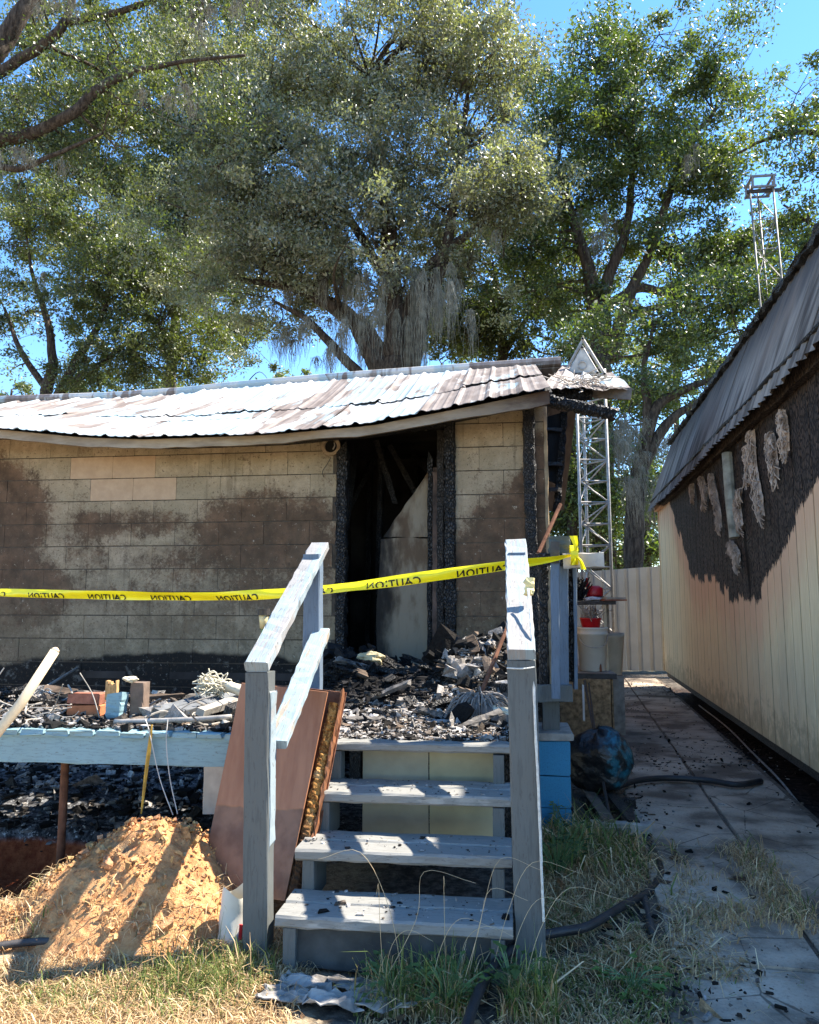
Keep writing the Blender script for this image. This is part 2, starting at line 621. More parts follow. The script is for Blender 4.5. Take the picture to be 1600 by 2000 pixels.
# roof sheet: chalky white and pale blue paint burnt off to grey-brown in patches
m = MT('burnt_roof_sheet', .42, .45)
v = m.mapped(m.pos, (1.0, .33, .33), (0, 0, 0), (0, 0, .0))
v2 = m.mapped(m.pos, (1.0, .22, .22), (4, 2, 0))
e1 = m.noise(2.3, 5, .5, v, .5)
e2 = m.noise(7.5, 6, .55, v2, .4)
cell = m.voro(2.1, v, 'F1', 'Color')
cs = m.sep(cell)
patch = m.math('ADD', m.math('ADD', m.math('MULTIPLY', e1, .9), m.math('MULTIPLY', e2, .55)), m.math('MULTIPLY', cs[0], .32))
xr = m.math('MULTIPLY', m.smooth(m.sep(m.pos)[0], -1.6, .2), .17)
f = m.smooth(m.math('ADD', patch, xr), .89, .96)
white = m.mix(m.smooth(m.noise(3.1, 4, .5, m.mapped(v, (1, 1, 1), (9, 3, 1))), .46, .58), (.46, .45, .425), (.30, .375, .40))
brown = m.mix(m.smooth(m.noise(9, 6, .6, v2), .35, .7), (.14, .108, .092), (.255, .215, .19))
cc = m.mix(f, white, brown)
cc = m.mix(m.smooth(m.noise(20, 6, .7), .66, .74), cc, (.12, .08, .06))
m.col(cc)
m.rough(m.ramp(f, (0, .45), (1, .6)))
m.bump(m.noise(30, 5), .15, .004)
M['roof'] = m.m

m = MT('smoked_grey_sheet', .72, .25, 0)
v = m.mapped(m.pos, (1, 7, .5))
n1 = m.noise(1.5, 6, .6, v, .3)
n2 = m.noise(.55, 3, .5)
c = m.mix(m.smooth(n1, .35, .65), (.075, .063, .054), (.30, .27, .235))
c = m.mix(m.math('MULTIPLY', m.smooth(n2, .48, .62), .8), c, (.19, .155, .13))
zz = m.sep(m.pos)
c = m.mix(m.smooth(m.math('ADD', m.math('SUBTRACT', zz[2], 3.35), m.math('MULTIPLY', m.math('SUBTRACT', n1, .5), 1.5)), .0, .5), c, (.075, .07, .068))
m.col(c)
M['shedroof'] = m.m

M['fence'] = simple('fence_sheet', (.42, .375, .31), .55, .1, 3, .4, .1, .1)

# ------------------------------------------------------------------ ground
def hgt(x, y):
    x, y = np.asarray(x, float), np.asarray(y, float)
    h = .018 * fbm(x * 2.1, y * 2.1) + .010 * fbm(x * 9, y * 9, 3)
    m = sstep(-1.50, -1.85, x + .10 * vn(x * 2, y * 3)) * sstep(3.45, 3.75, y) * (1 - sstep(4.28, 4.42, y + .14 * fbm(x * 2.5, y * .3)))
    h = h - .24 * m
    h = h + .05 * sstep(4.3, 5.2, y) * sstep(-1.2, -2.2, x) * (1 + fbm(x * 3, y * 3))
    h = h - .06 * sstep(1.75, 2.2, x) * sstep(14.0, 12.0, y)
    return h


def axis(lo, hi, step, far):
    a = np.arange(lo, hi + 1e-6, step)
    g = [step * 1.6]
    out = []
    x = hi
    while x < far:
        g.append(g[-1] * 1.35); x += g[-1]; out.append(x)
    L = []
    x = lo; k = step * 1.6
    while x > -far:
        k *= 1.35; x -= k; L.append(x)
    return np.concatenate([L[::-1], a, out])


gx, gy = axis(-6.0, 4.0, .045, 700), axis(1.6, 8.0, .045, 700)
GX, GY = np.meshgrid(gx, gy, indexing='xy')
GZ = hgt(GX, GY)
m = MT('yard_soil', .95, .12)
p = m.sep(m.pos)
n1, n2, n3 = m.noise(3.2, 7, .65), m.noise(18, 7, .7), m.noise(70, 5, .7)
dry = m.mix(m.smooth(n2, .35, .65), (.22, .155, .09), (.46, .35, .21))
dry = m.mix(m.smooth(n3, .5, .66), dry, (.55, .44, .28))
soil = m.mix(m.smooth(n2, .4, .65), (.055, .045, .037), (.16, .135, .11))
ash = m.mix(m.smooth(n2, .42, .62), (.022, .021, .022), (.15, .15, .155))
ash = m.mix(m.smooth(m.noise(30, 6, .75), .57, .64), ash, (.50, .50, .49))
clay = m.mix(m.smooth(n2, .3, .7), (.16, .032, .012), (.33, .095, .035))
far = m.mix(m.smooth(m.noise(.6, 5), .4, .65), (.16, .14, .075), (.28, .24, .13))
wob = m.math('MULTIPLY', m.math('SUBTRACT', n1, .5), .9)
right = m.smooth(m.math('ADD', p[0], wob), -.95, -.55)
right = m.math('MULTIPLY', right, m.smooth(m.math('ADD', p[1], wob), 2.0, 2.6))  # unseen ground behind the camera stays pale dry lawn to bounce light onto walls
c = m.mix(right, dry, soil)
under = m.math('MULTIPLY', m.smooth(m.math('ADD', p[1], m.math('MULTIPLY', wob, .3)), 4.05, 4.2), m.smooth(p[0], .5, .2))
c = m.mix(under, c, ash)
red = m.math('MULTIPLY', m.math('MULTIPLY', m.smooth(p[2], -.035, -.075), m.smooth(p[0], -1.3, -1.5)), m.smooth(p[1], 3.3, 3.5))
c = m.mix(red, c, clay)
burn = m.math('MULTIPLY', m.smooth(m.math('ADD', p[0], m.math('MULTIPLY', p[1], -.075)), 1.34, 1.46), m.smooth(p[1], 13.2, 12.6))
c = m.mix(burn, c, m.mix(m.smooth(n2, .4, .62), (.012, .010, .009), (.065, .042, .032)))
c = m.mix(m.smooth(p[1], 14.5, 17), c, far)
m.col(c)
m.bump(m.math('ADD', n2, m.math('MULTIPLY', n3, .7)), .8, .02)
M['ground'] = m.m
build('ground', grid(np.stack([GX, GY, GZ], -1)), M['ground'], smooth=True, kind='structure')

# ------------------------------------------------------------------ shed wall frame (needed by the walkway too)
SA = np.array([2.423, 12.5, 0.0])
SD = np.array([-math.sin(R(3.6)), -math.cos(R(3.6)), 0.0])
SN = np.array([-SD[1], SD[0], 0.0]) * -1.0          # out of the wall, towards the path
if SN[0] > 0: SN = -SN


def sh(t, out, z):
    return SA + SD * t + SN * out + np.array([0, 0, z])


def on_wall(px, py):
    d = at(px, py, 1.0) - _c
    k = np.dot(SA - _c, SN) / np.dot(d, SN)
    q = _c + d * k
    return np.dot(q - SA, SD), q[2]


# ------------------------------------------------------------------ walkway of concrete slabs
m = MT('old_concrete', .9, .2)
n1, n2 = m.noise(2.0, 6, .65), m.noise(16, 7, .7)
c = m.mix(m.smooth(n2, .3, .7), (.40, .31, .225), (.54, .44, .335))
c = m.mix(m.math('MULTIPLY', m.rand(), .45), c, (.20, .165, .13))
c = m.mix(m.math('MULTIPLY', m.smooth(n1, .42, .62), .85), c, (.085, .062, .046))
c = m.mix(m.smooth(m.noise(9, 7, .7), .61, .70), c, (.025, .023, .022))
g_ = m.noise(75, 6, .75)
c = m.mix(m.math('MULTIPLY', m.smooth(g_, .5, .7), .55), c, (.10, .075, .055))
c = m.mix(m.math('MULTIPLY', m.smooth(g_, .42, .3), .4), c, (.58, .50, .41))
ck = m.voro(1.7, m.mapped(m.pos, (1, 1, 1), (.3, .7, 0)), 'DISTANCE_TO_EDGE')
c = m.mix(m.math('MULTIPLY', m.smooth(m.math('ADD', ck, m.math('MULTIPLY', m.noise(9, 4), .03)), .024, .016), .7), c, (.04, .032, .026))
m.col(c)
m.bump(n2, .4, .006)
M['concrete'] = m.m
WD = np.array([math.sin(R(4.4)), math.cos(R(4.4)), 0.0])
WS = np.array([math.cos(R(4.4)), -math.sin(R(4.4)), 0.0])
W0 = np.array([1.262, 4.5, 0.0])                      # a point on the joint between the two columns
walk = Acc()
p0, p1 = W0 + WD * -3.0, W0 + WD * 9.5
P = np.array([[p0 - WS * .62, p0 + WS * .58], [p1 - WS * .62, p1 + WS * .58]])
P[:, :, 2] = .020
M['grit'] = simple('joint_grit', (.13, .10, .075), .95, .5, 30, .1, .8)
walk = build('walkway', grid(P, None, .05), M['grit'], kind='structure')


def slab(y0, y1, s0, s1, z=.034):
    k0, k1 = (y0 - 4.5) / WD[1], (y1 - 4.5) / WD[1]
    c0, c1 = W0 + WD * k0 + WS * (s0 + s1) / 2, W0 + WD * k1 + WS * (s0 + s1) / 2
    tz = rng.normal(0, .003)
    c0, c1 = c0 + (0, 0, z - .02 + tz), c1 + (0, 0, z - .02 + tz + rng.normal(0, .002))
    a = plank(c0, c1, s1 - s0 - .006, .045, seg=3, ch=.006, jit=.002)
    build('slab', a, M['concrete'], walk)


rights = [1.9, 2.75, 3.62, 4.10, 4.50, 5.65, 6.75, 7.55, 8.5, 9.4, 10.3, 11.2, 12.1, 13.0, 13.8]
for a_, b_ in zip(rights[:-1], rights[1:]):
    slab(a_ + .006, b_ - .006, .0, .53)
lefts = [1.9, 3.1, 4.46, 5.3, 6.0, 6.7, 7.5, 8.3, 9.2, 10.1, 11.0, 12.0, 13.0, 13.8]
for i, (a_, b_) in enumerate(zip(lefts[:-1], lefts[1:])):
    slab(a_ + .006, b_ - .006, -.56, -.016)

# ------------------------------------------------------------------ the burned block house
YW = 6.33                                            # front face of the block wall
house = thing('burned_house', 'burned cream block house with a sagging peeled metal roof and charred doorway', 'house', (-2.4, YW, 0))
Z0 = 2.664
XDL, XDR, XC = -1.455, -.435, .315


def eave_pts():
    px = [(0, 833), (153, 848), (275, 852), (420, 847), (520, 843), (652, 831), (722, 825), (787, 812), (917, 787), (1051, 759)]
    e = np.array([at(x, y, 5.8) for x, y in px])
    return np.vstack([[e[0][0] - 1.6, 5.8, e[0][2] + .06], e, [e[-1][0] + .10, 5.8, e[-1][2] + .02]])


def ridge_pts():
    px = [(0, 787), (232, 779), (372, 769), (437, 761), (700, 739), (884, 726), (1104, 711)]
    e = np.array([at(x, y, 8.4) for x, y in px])
    return np.vstack([[e[0][0] - 1.6, 8.4, e[0][2] - .03], e])


EV, RG = eave_pts(), ridge_pts()


def roof_z(X, s):
    ze = np.interp(X, EV[:, 0], EV[:, 2]); zr = np.interp(X, RG[:, 0], RG[:, 2])
    return ze + (zr - ze) * s - .05 * np.sin(np.pi * np.clip(s, 0, 1)) * sstep(.2, -1.8, X)


def roof_y(s):
    return 5.8 + 2.6 * s


# mortar core, blocks proud of it by 6 mm
def wall_core(x0, x1, z0, z1f, name):
    xs = np.linspace(x0, x1, 12)
    top = np.minimum(z1f, roof_z(xs, .2) - .03)
    P = np.stack([np.stack([xs, np.full(12, YW + .005), np.full(12, z0)], -1), np.stack([xs, np.full(12, YW + .005), top], -1)])
    return build(name, grid(P, None, .19, (0, 1, 0)), M['mortar'], house)


wl = wall_core(-6.2, XDL, -.1, 3.05, 'wall')
wr = wall_core(XDR, XC, -.1, 3.12, 'wall')
BL = []
for k in range(3):
    BL.append(box(-.2012, .2012, 0, .06, -.0972, .0972, seg=1, ch=.004, jit=.0008).mesh('block'))
    BL[-1].materials.append(M['block'])
BCL = BL[0].copy(); BCL.materials[0] = M['block_clean']
half = {}


def put_block(x0, x1, z, par, clean=False):
    w = x1 - x0
    if w < .03: return
    cx = (x0 + x1) / 2
    top = z + .0985
    lim = roof_z(cx, .2) - .04
    if top > lim + .02:
        return
    pos = (cx, YW + rng.normal(0, .0015), z)
    if abs(w - .4025) < .006:
        me = BCL if clean else BL[rng.integers(3)]
    else:
        key = round(w, 3)
        if key not in half:
            half[key] = box(-w / 2, w / 2, 0, .06, -.0972, .0972, seg=1, ch=.004, jit=.0008).mesh('block')
            half[key].materials.append(M['block'])
        me = half[key]
    link('block', me, None, par, pos)


for k in range(-1, 12):
    zc = Z0 - k * .203 + .1015
    off = .203 if k % 2 else 0.0
    for i in range(16):
        x1 = -1.49 - off + .203 - i * .406 + .0
        x0 = x1 - .4025
        x1c = min(x1, XDL - .004)
        if x0 > XDL - .03 or x1c < -6.2: continue
        clean = k in (1, 2) and (-3.82 < (x0 + x1) / 2 < -2.92)
        put_block(x0, x1c, zc, wl, clean)
    for i in range(4):
        x0 = XDR + .004 + i * .406 - off
        x1 = x0 + .4025
        x0c, x1c = max(x0, XDR + .004), min(x1, XC - .002)
        if x1c - x0c < .03: continue
        put_block(x0c, x1c, zc, wr)

# inside: a soot-black room seen through the doorway
M['soot_room'] = simple('smoked_plaster', (.040, .033, .028), .9, .75, 2.5, .2, .5, 0, 20)
XI0, XI1, YI0, YI1 = -6.1, .28, YW + .20, 11.2
for nm, pp in [('interior_floor', [(XI0, YI0 - .2, .70), (XI1, YI0 - .2, .70), (XI0, YI1, .70), (XI1, YI1, .70)]),
               ('rear_wall', [(XI0, YI1, 0), (XI1, YI1, 0), (XI0, YI1, 3.1), (XI1, YI1, 3.1)]),
               ('side_wall', [(XC - .02, YI0, -.1), (XC - .02, YI1, -.1), (XC - .02, YI0, 3.1), (XC - .02, YI1, 3.1)]),
               ('partition_wall', [(-1.85, YI0, .7), (-1.85, YI1, .7), (-1.85, YI0, 2.9), (-1.85, YI1, 2.9)]),
               ('partition_wall', [(-1.85, 8.6, .7), (.3, 8.6, .7), (-1.85, 8.6, 3.4), (.3, 8.6, 3.4)]),
               ('ceiling', [(XI0, YW + .2, 2.93), (XI1, YW + .2, 3.0), (XI0, YI1, 2.95), (XI1, YI1, 3.02)])]:
    q = np.array(pp, float).reshape(2, 2, 3)
    n = np.cross(q[0, 1] - q[0, 0], q[1, 0] - q[0, 0])
    build(nm, grid(q, None, .06, n), M['soot_room'] if nm != 'side_wall' else M['block'], house)

# charred door frame and what is left of the door
for x_, w_, z1 in ((XDL + .045, .085, 2.62), (XDR - .045, .09, 2.88)):
    build('door_jamb', plank((x_, YW + .03, .66), (x_ + .004, YW + .02, z1), w_, .13, (0, 1, 0), 60, .01, .006, 0, .05), M['char'], house)
build('door_lintel', plank((XDL, YW + .06, 2.86), (XDR, YW + .06, 2.89), .08, .14, (0, 1, 0), 20, .01, .006), M['char'], house)
build('door_stop', plank((XDR - .14, YW + .12, .68), (XDR - .13, YW + .12, 2.84), .06, .05, (0, 1, 0), 30, .006, .003), M['char_fine'], house)
m = MT('scorched_door', .75, .25)
z = m.sep(m.pos)
n = m.noise(3.5, 6, .6, m.mapped(m.pos, (2, 2, .7)))
f_ = m.math('ADD', n, m.math('MULTIPLY', m.math('SUBTRACT', z[2], 1.6), .18))
c = m.mix(m.smooth(f_, .42, .66), (.25, .205, .145), (.115, .075, .045))
c = m.mix(m.smooth(m.math('ADD', m.math('MULTIPLY', n, .55), m.math('MULTIPLY', m.math('SUBTRACT', -.90, z[0]), 1.3)), .30, .55), c, (.02, .017, .014))
m.col(c); m.bump(n, .3, .01)
M['scorched'] = m.m
# lower leaf of the burnt door, leaning inwards, and the torn sheet above it
a_ = Acc()
xs = np.linspace(-1.12, -.66, 8); zs = np.linspace(.74, 1.92, 12)
XX, ZZ = np.meshgrid(xs, zs)
P = np.stack([XX + .02 * np.sin(ZZ * 4), YW + .26 - .12 * (XX + .66) * -1 + .02 * fbm(XX * 4, ZZ * 4), ZZ + .03 * vn(XX * 8, ZZ)], -1)
build('door_leaf', grid(P, None, .035, (0, 1, 0)), M['scorched'], house, smooth=False)
xs = np.linspace(0, 1, 9); zs = np.linspace(0, 1, 9)
UU, VV = np.meshgrid(xs, zs)
left = -1.09 + .40 * VV + .02 * vn(VV * 9, VV * 0 + 2)
XX = left + (-.655 - left) * UU
P = np.stack([XX, YW + .25 + .06 * VV + .10 * (UU - .5) ** 2, 1.93 + .60 * VV + .012 * vn(UU * 7, VV * 3)], -1)
build('torn_sheet', grid(P, None, .012, (0, 1, 0)), M['scorched'], house)
build('burnt_board', plank((-.578, YW + .16, .72), (-.572, YW + .2, 2.48), .14, .025, (0, 1, 0), 20, .004, .003, 0, .03), simple('brown_burnt_board', (.085, .055, .042), .7, .7, 7, .35, .5), house)
for i, (x_, y_) in enumerate(((-1.28, 7.4), (-.98, 8.3), (-.62, 8.2), (-1.5, 8.1))):
    build('room_stud', plank((x_, y_, .70), (x_ + rng.normal(0, .05), y_ + .1, 2.9), .05, .09, (0, 1, 0), 24, .006, .005), M['char_fine'], house)
for i in range(5):
    a_ = np.array([rng.uniform(-1.6, -.7), rng.uniform(6.9, 8.0), 2.9])
    build('fallen_lath', plank(a_, a_ + (rng.normal(0, .35), rng.normal(0, .2), -rng.uniform(.4, 1.1)), .05, .015, (0, 1, 0), 12, .003, .004, 0, .03), M['char_fine'], house)
build('inner_stud', plank((-.675, YW + .22, .72), (-.665, YW + .24, 2.6), .045, .09, (0, 1, 0), 24, .006, .004, 0, .03), M['char'], house)

# charred corner post in front of the wall, side trim and wall vent
build('corner_post', plank((.20, YW - .06, .70), (.185, YW - .05, 2.97), .095, .075, (0, 1, 0), 50, .01, .005), M['char_fine'], house)
build('corner_trim', plank((.335, YW + .02, .68), (.325, YW + .03, 3.0), .03, .05, (0, 1, 0), 20, .004, .003), simple('scorched_trim', (.34, .25, .15), .8, .4, 9), house)
P = np.array([[at(1064, 815, 6.5), at(1100, 805, 6.9)], [at(1064, 935, 6.5), at(1087, 945, 6.9)]])
build('side_panel', grid(P, None, .03, (0, 1, 0)), M['soot'], house)
for py_ in (838, 905, 955):
    build('side_slat', plank(at(1063, py_, 6.48), at(1093, py_ + 2, 6.86), .05, .03, (0, 0, 1), 4, .004, .003), M['darksteel'], house)
build('side_stud', plank(at(1087, 1000, 6.9), at(1102, 805, 6.9), .06, .06, (0, 1, 0), 20, .006, .005), M['char'], house)
cv = at(647, 872, YW - .01)
th = np.linspace(0, 2 * math.pi, 25)
ring = np.array([[cv + np.array([r_ * math.cos(t), y_, r_ * math.sin(t)]) for t in th] for r_, y_ in ((.085, .01), (.083, -.018), (.056, -.02), (.05, .0), (.048, .05))])
pv = build('vent_collar', grid(ring), simple('scorched_collar', (.30, .22, .14), .7, .3, 20), house)
a_ = Acc(); a_.add(np.vstack([cv + (0, -.006, 0)] + [cv + np.array([.052 * math.cos(t), -.006, .052 * math.sin(t)]) for t in th[:-1]]), None, [(0, i + 1, (i + 1) % 24 + 1) for i in range(24)])
build('vent_opening', a_, M['soot'], pv)
build('vent_flap', tube(smoothline([cv + (.03, -.01, .03), cv + (.035, -.02, -.0), cv + (.02, -.02, -.03)], 4), .006, 6), M['steel'], pv)
build('wire_tail', tube(smoothline([cv + (.0, -.01, -.10), cv + (-.03, -.02, -.16), cv + (-.07, -.015, -.22), cv + (-.06, -.01, -.27)], 5), .003, 5), M['darksteel'], house)

# roof sheets: three overlapping rows of ribbed panels
RIBW = .262


def rib(x):
    f = (x / RIBW) % 1.0
    d = np.abs(f - .5) * RIBW
    return .014 * sstep(.034, .016, d) + .006 * sstep(.016, .006, np.abs(((x / RIBW * 3) % 1.0) - .5) * RIBW / 3)


def roof_panel(x0, x1, s0, s1, lift, par, name='roof_panel', mat=None, warp=.014):
    nx = max(8, int((x1 - x0) / RIBW * 13))
    xs = np.linspace(x0, x1, nx); ss = np.linspace(s0, s1, 9)
    XX, SS = np.meshgrid(xs, ss)
    rx, ph = rng.normal(0, .004), rng.uniform(0, 9)
    curl = warp * np.exp(-(SS - s0) * 2.6 / .10) * (.35 + vn(XX * 2.3 + ph, SS * 0 + ph))
    buck = .020 * fbm(XX * 1.1 + ph, SS * 3.5, 3)
    ZZ = roof_z(XX, SS) + rib(XX) * (1 + .5 * vn(XX * 3, SS * 5)) + lift + curl + buck
    YY = roof_y(SS) - .02 * vn(XX * 4 + ph, SS * 0) * (SS < s0 + .01)
    return build(name, grid(np.stack([XX + rx, YY, ZZ], -1)[::-1], None, .004), mat or M['roof'], par, smooth=False)


rdeck = build('roof', grid(np.stack([np.stack([np.linspace(-6.2, .36, 40), np.full(40, roof_y(s) + (.05 if s == 0 else 0)), roof_z(np.linspace(-6.2, .36, 40), s) - .035], -1) for s in np.linspace(0, 1, 10)])[::-1], None, .02), M['char_fine'], house)
PW = RIBW * 3
for row, (s0, s1) in enumerate(((-.02, .44), (.40, 1.0))):
    x = -6.2 + row * .31
    i = 0
    while x < .10:
        x2 = min(x + PW * (1 if i % 3 else 1.0), .32)
        roof_panel(x, x2 + .02, s0 + rng.normal(0, .012), s1, .004 + row * .012 + (i % 2) * .004, rdeck)
        x = x2; i += 1
build('ridge_cap', tube(np.array([(x, 8.4, roof_z(x, 1.0) + .035) for x in np.linspace(-6.2, .62, 30)]), .055, 8), M['roof'], house)
# rear slope closes the roof
P = np.stack([np.stack([np.linspace(-6.2, .85, 20), np.full(20, y_), np.full(20, z_)], -1) + (np.array([0, 0, 1]) * (roof_z(np.linspace(-6.2, .85, 20), 1.0) * (1 if z_ == 0 else 0))[:, None]) for y_, z_ in ((8.42, 0), (11.6, 2.75))])
build('rear_roof', grid(P, None, .03), M['roof'], house)
# fascia board and soffit follow the sagging eave
xs = np.linspace(-6.2, .34, 44)
zt = roof_z(xs, 0) - .018
dep = np.interp(xs, [-6, -4.2, -2.4, -1.2, -.4, .1, .34], [.07, .075, .075, .072, .085, .11, .12])
P = np.stack([np.stack([xs, np.full(44, 5.845), zt], -1), np.stack([xs, np.full(44, 5.84), zt - dep + .004 * rng.normal(size=44)], -1)])
m = MT('scorched_fascia', .85, .2)
n = m.noise(5, 7, .65, m.mapped(m.pos, (.5, 1, 2)))
c = m.mix(m.smooth(n, .35, .65), (.25, .205, .155), (.40, .345, .275))
c = m.mix(m.smooth(m.math('ADD', m.math('MULTIPLY', n, .8), m.math('MULTIPLY', m.sep(m.pos)[0], .42)), .20, .50), c, (.085, .06, .048))
m.col(c); m.bump(n, .3, .006)
M['fascia'] = m.m
build('fascia_board', grid(P, None, .03, (0, 1, 0)), M['fascia'], house)
P = np.stack([np.stack([xs, np.full(44, 5.88), zt - .03], -1), np.stack([xs, np.full(44, 6.34), zt + .03], -1)])
build('soffit', grid(P, None, .015), M['char_fine'], house)
# burnt gable end: charred rafter, barge board, crumpled overhang sheet
build('charred_rafter', plank(at(1068, 782, 6.0), at(1199, 809, 5.95), .115, .09, (0, 0, 1), 40, .02, .006, 0, .02), M['char'], house)
build('charred_purlin', plank(at(1040, 768, 6.5), at(1150, 772, 6.8), .12, .10, (0, 0, 1), 30, .02, .008), M['char'], house)
build('barge_board', plank(at(1122, 762, 6.9), at(1234, 770, 6.85), .03, .11, (0, 0, 1), 20, .004, .004), simple('grey_barge_board', (.20, .175, .15), .8, .4, 8), house)
nu, nv = 22, 10
UU, VV = np.meshgrid(np.linspace(0, 1, nu), np.linspace(0, 1, nv))
A0, A1 = at(1062, 757, 6.35), at(1233, 757, 6.85)
B0, B1 = at(1098, 713, 8.4), at(1196, 735, 8.5)
P = (A0[None, None] * ((1 - UU) * (1 - VV))[..., None] + A1 * (UU * (1 - VV))[..., None] + B0 * ((1 - UU) * VV)[..., None] + B1 * (UU * VV)[..., None])
P[..., 2] += .06 * fbm(UU * 6, VV * 3) + rib(UU * .9) * 1.0
build('crumpled_sheet', grid(P[::-1], None, .004), M['roof'], house)
for i in range(60):
    if i == 0: a_ = Acc()
    b0 = at(1095 + rng.uniform(0, 80), 742 + rng.uniform(-6, 14), 6.7 + rng.uniform(-.2, .3))
    d_ = rng.normal(size=3) * np.array([.12, .05, .05])
    tube(smoothline([b0, b0 + d_ * .5 + rng.normal(size=3) * .02, b0 + d_], 3), .005, 4, a_)
build('roof_scraps', a_, simple('pale_scraps', (.42, .36, .3), .8, .6, 12), house, kind='stuff')

# ------------------------------------------------------------------ shed
pts = [(1290, 978), (1308, 985), (1320, 1020), (1332, 1050), (1345, 1095), (1356, 1126), (1384, 1128), (1405, 1140), (1424, 1168), (1450, 1176), (1464, 1180), (1488, 1154), (1520, 1090), (1560, 1006), (1600, 942)]
prof = sorted(on_wall(x, y) for x, y in pts)
prof = [(-1.0, 3.0)] + prof + [(11.0, prof[-1][1] + .5)]
shed = thing('storage_shed', 'cream wood-sided shed with a charred V-shaped burn under its grey metal roof', 'shed', tuple(sh(4, 0, 0)))
m = MT('shed_siding_paint', .75, .25)
p = m.sep(m.pos)
t_ = m.math('ADD', m.math('MULTIPLY', m.math('SUBTRACT', p[0], SA[0]), SD[0]), m.math('MULTIPLY', m.math('SUBTRACT', p[1], SA[1]), SD[1]))
zb = m.ramp(m.math('DIVIDE', t_, 11.0), *[(max(0, min(1, a / 11.0)), (b - .2) / 4.0) for a, b in prof])
zb = m.math('ADD', m.math('MULTIPLY', zb, 4.0), .2)
jag = m.math('MULTIPLY', m.math('SUBTRACT', m.rand(), .5), .15)
wob = m.math('MULTIPLY', m.math('SUBTRACT', m.noise(16, 5, .65, m.mapped(m.pos, (1, 3, .6))), .5), .22)
d_ = m.math('ADD', m.math('ADD', m.math('SUBTRACT', p[2], zb), jag), wob)
grain = m.noise(22, 6, .65, m.mapped(m.pos, (4, 4, .25)))
cream = m.mix(m.smooth(grain, .3, .7), (.76, .56, .31), (.89, .70, .43))
cream = m.mix(m.math('MULTIPLY', m.smooth(m.noise(1.3, 5, .6, m.mapped(m.pos, (2, 2, .7))), .5, .7), .45), cream, (.60, .46, .29))
pink = m.smooth(m.math('ADD', d_, m.math('MULTIPLY', m.math('SUBTRACT', m.noise(3, 3), .5), .3)), -.62, -.08)
cream = m.mix(m.math('MULTIPLY', pink, .62), cream, (.66, .34, .22))
cv_ = m.mapped(m.pos, (1, 1, .5))
edge = m.voro(36, cv_, 'DISTANCE_TO_EDGE')
chr_ = m.mix(m.smooth(m.math('MULTIPLY', m.noise(12, 6, .7), m.smooth(edge, 0, .2)), .2, .6), (.018, .014, .012), (.085, .060, .047))
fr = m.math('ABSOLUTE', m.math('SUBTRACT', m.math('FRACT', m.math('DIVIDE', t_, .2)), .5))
gv = m.math('MULTIPLY', m.smooth(fr, .440, .468), m.smooth(m.noise(2.5, 4, .6, m.mapped(m.pos, (1, 1, .5))), .22, .5))  # groove shade and dirt painted as dark bands along the board edges
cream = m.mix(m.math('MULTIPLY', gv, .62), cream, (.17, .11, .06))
spl = m.smooth(m.math('ADD', m.math('MULTIPLY', p[2], -.9), m.noise(7, 6, .7)), -.02, .22)
cream = m.mix(m.math('MULTIPLY', spl, .5), cream, (.22, .16, .09))
fc = m.smooth(d_, .0, .012)
m.col(m.mix(fc, cream, chr_))
h = m.mix(fc, m.math('MULTIPLY', grain, .12), m.smooth(edge, 0, .2))
m.bump(h, .7, .012)
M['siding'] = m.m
LEN = 9.2  # near end, out of view, shortened so sun reaches the bouncing ground
core = Acc()
c4 = np.array([[sh(-.02, -.03, .30), sh(LEN, -.03, .30)], [sh(-.02, -.03, 2.9), sh(LEN, -.03, 2.9)]])
wallp = build('wall', grid(c4, None, .05, -SN), M['soot'], shed)
BWD = .2
sb = plank((0, 0, -1.30), (0, 0, 1.30), BWD - .009, .018, (0, 1, 0), 3, .003, .0006)
# the board profile lies across the wall: width along SD, thickness along SN
for k in range(int(LEN / BWD)):
    t = (k + .5) * BWD
    gap = .0
    z0, z1 = .274, 2.87
    a_ = plank(sh(t, 0, z0), sh(t, 0, z1), BWD - (.020 if k % 2 else .012), .018, SN, 3, .002, .0004)
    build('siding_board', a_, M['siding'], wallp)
build('gable_wall', grid(np.array([[sh(-.01, .0, .28), sh(-.01, -3.2, .28)], [sh(-.01, .0, 2.9), sh(-.01, -3.2, 2.9)]]), None, .03, SD), M['ply'], shed)
gb = Acc(); q = [sh(-.0, 0, 2.9), sh(-.0, -.25, 3.85), sh(-.0, -1.6, 4.5), sh(-.0, -2.95, 3.85), sh(-.0, -3.2, 2.9)]
gb.add(q, None, [(0, 1, 2), (0, 2, 4), (2, 3, 4)])
build('gable_end', gb, M['ply'], shed)
build('far_wall', grid(np.array([[sh(0, -3.2, .28), sh(LEN, -3.2, .28)], [sh(0, -3.2, 2.9), sh(LEN, -3.2, 2.9)]]), None, .03, -SN), M['ply'], shed)
build('end_wall', grid(np.array([[sh(LEN, 0, .28), sh(LEN, -3.2, .28)], [sh(LEN, 0, 3.9), sh(LEN, -3.2, 3.9)]]), None, .03, SD), M['ply'], shed)
build('floor_frame', plank(sh(0, -.07, .235), sh(LEN, -.07, .235), .09, .09, (0, 0, 1), 12), M['char_fine'], shed)
build('shed_floor', grid(np.array([[sh(0, -.03, .29), sh(LEN, -.03, .29)], [sh(0, -3.2, .29), sh(LEN, -3.2, .29)]]), None, .03), M['char_fine'], shed)
for o_ in (-.5, -1.6, -2.7):
    build('skid', plank(sh(.05, o_, .06), sh(LEN - .05, o_, .06), .1, .26, (0, 0, 1), 8), M['char_fine'], shed)
build('eave_board', plank(sh(-.03, .045, 2.86), sh(LEN, .045, 2.86), .06, .14, (0, 0, 1), 60, .006, .004), M['siding'], shed)
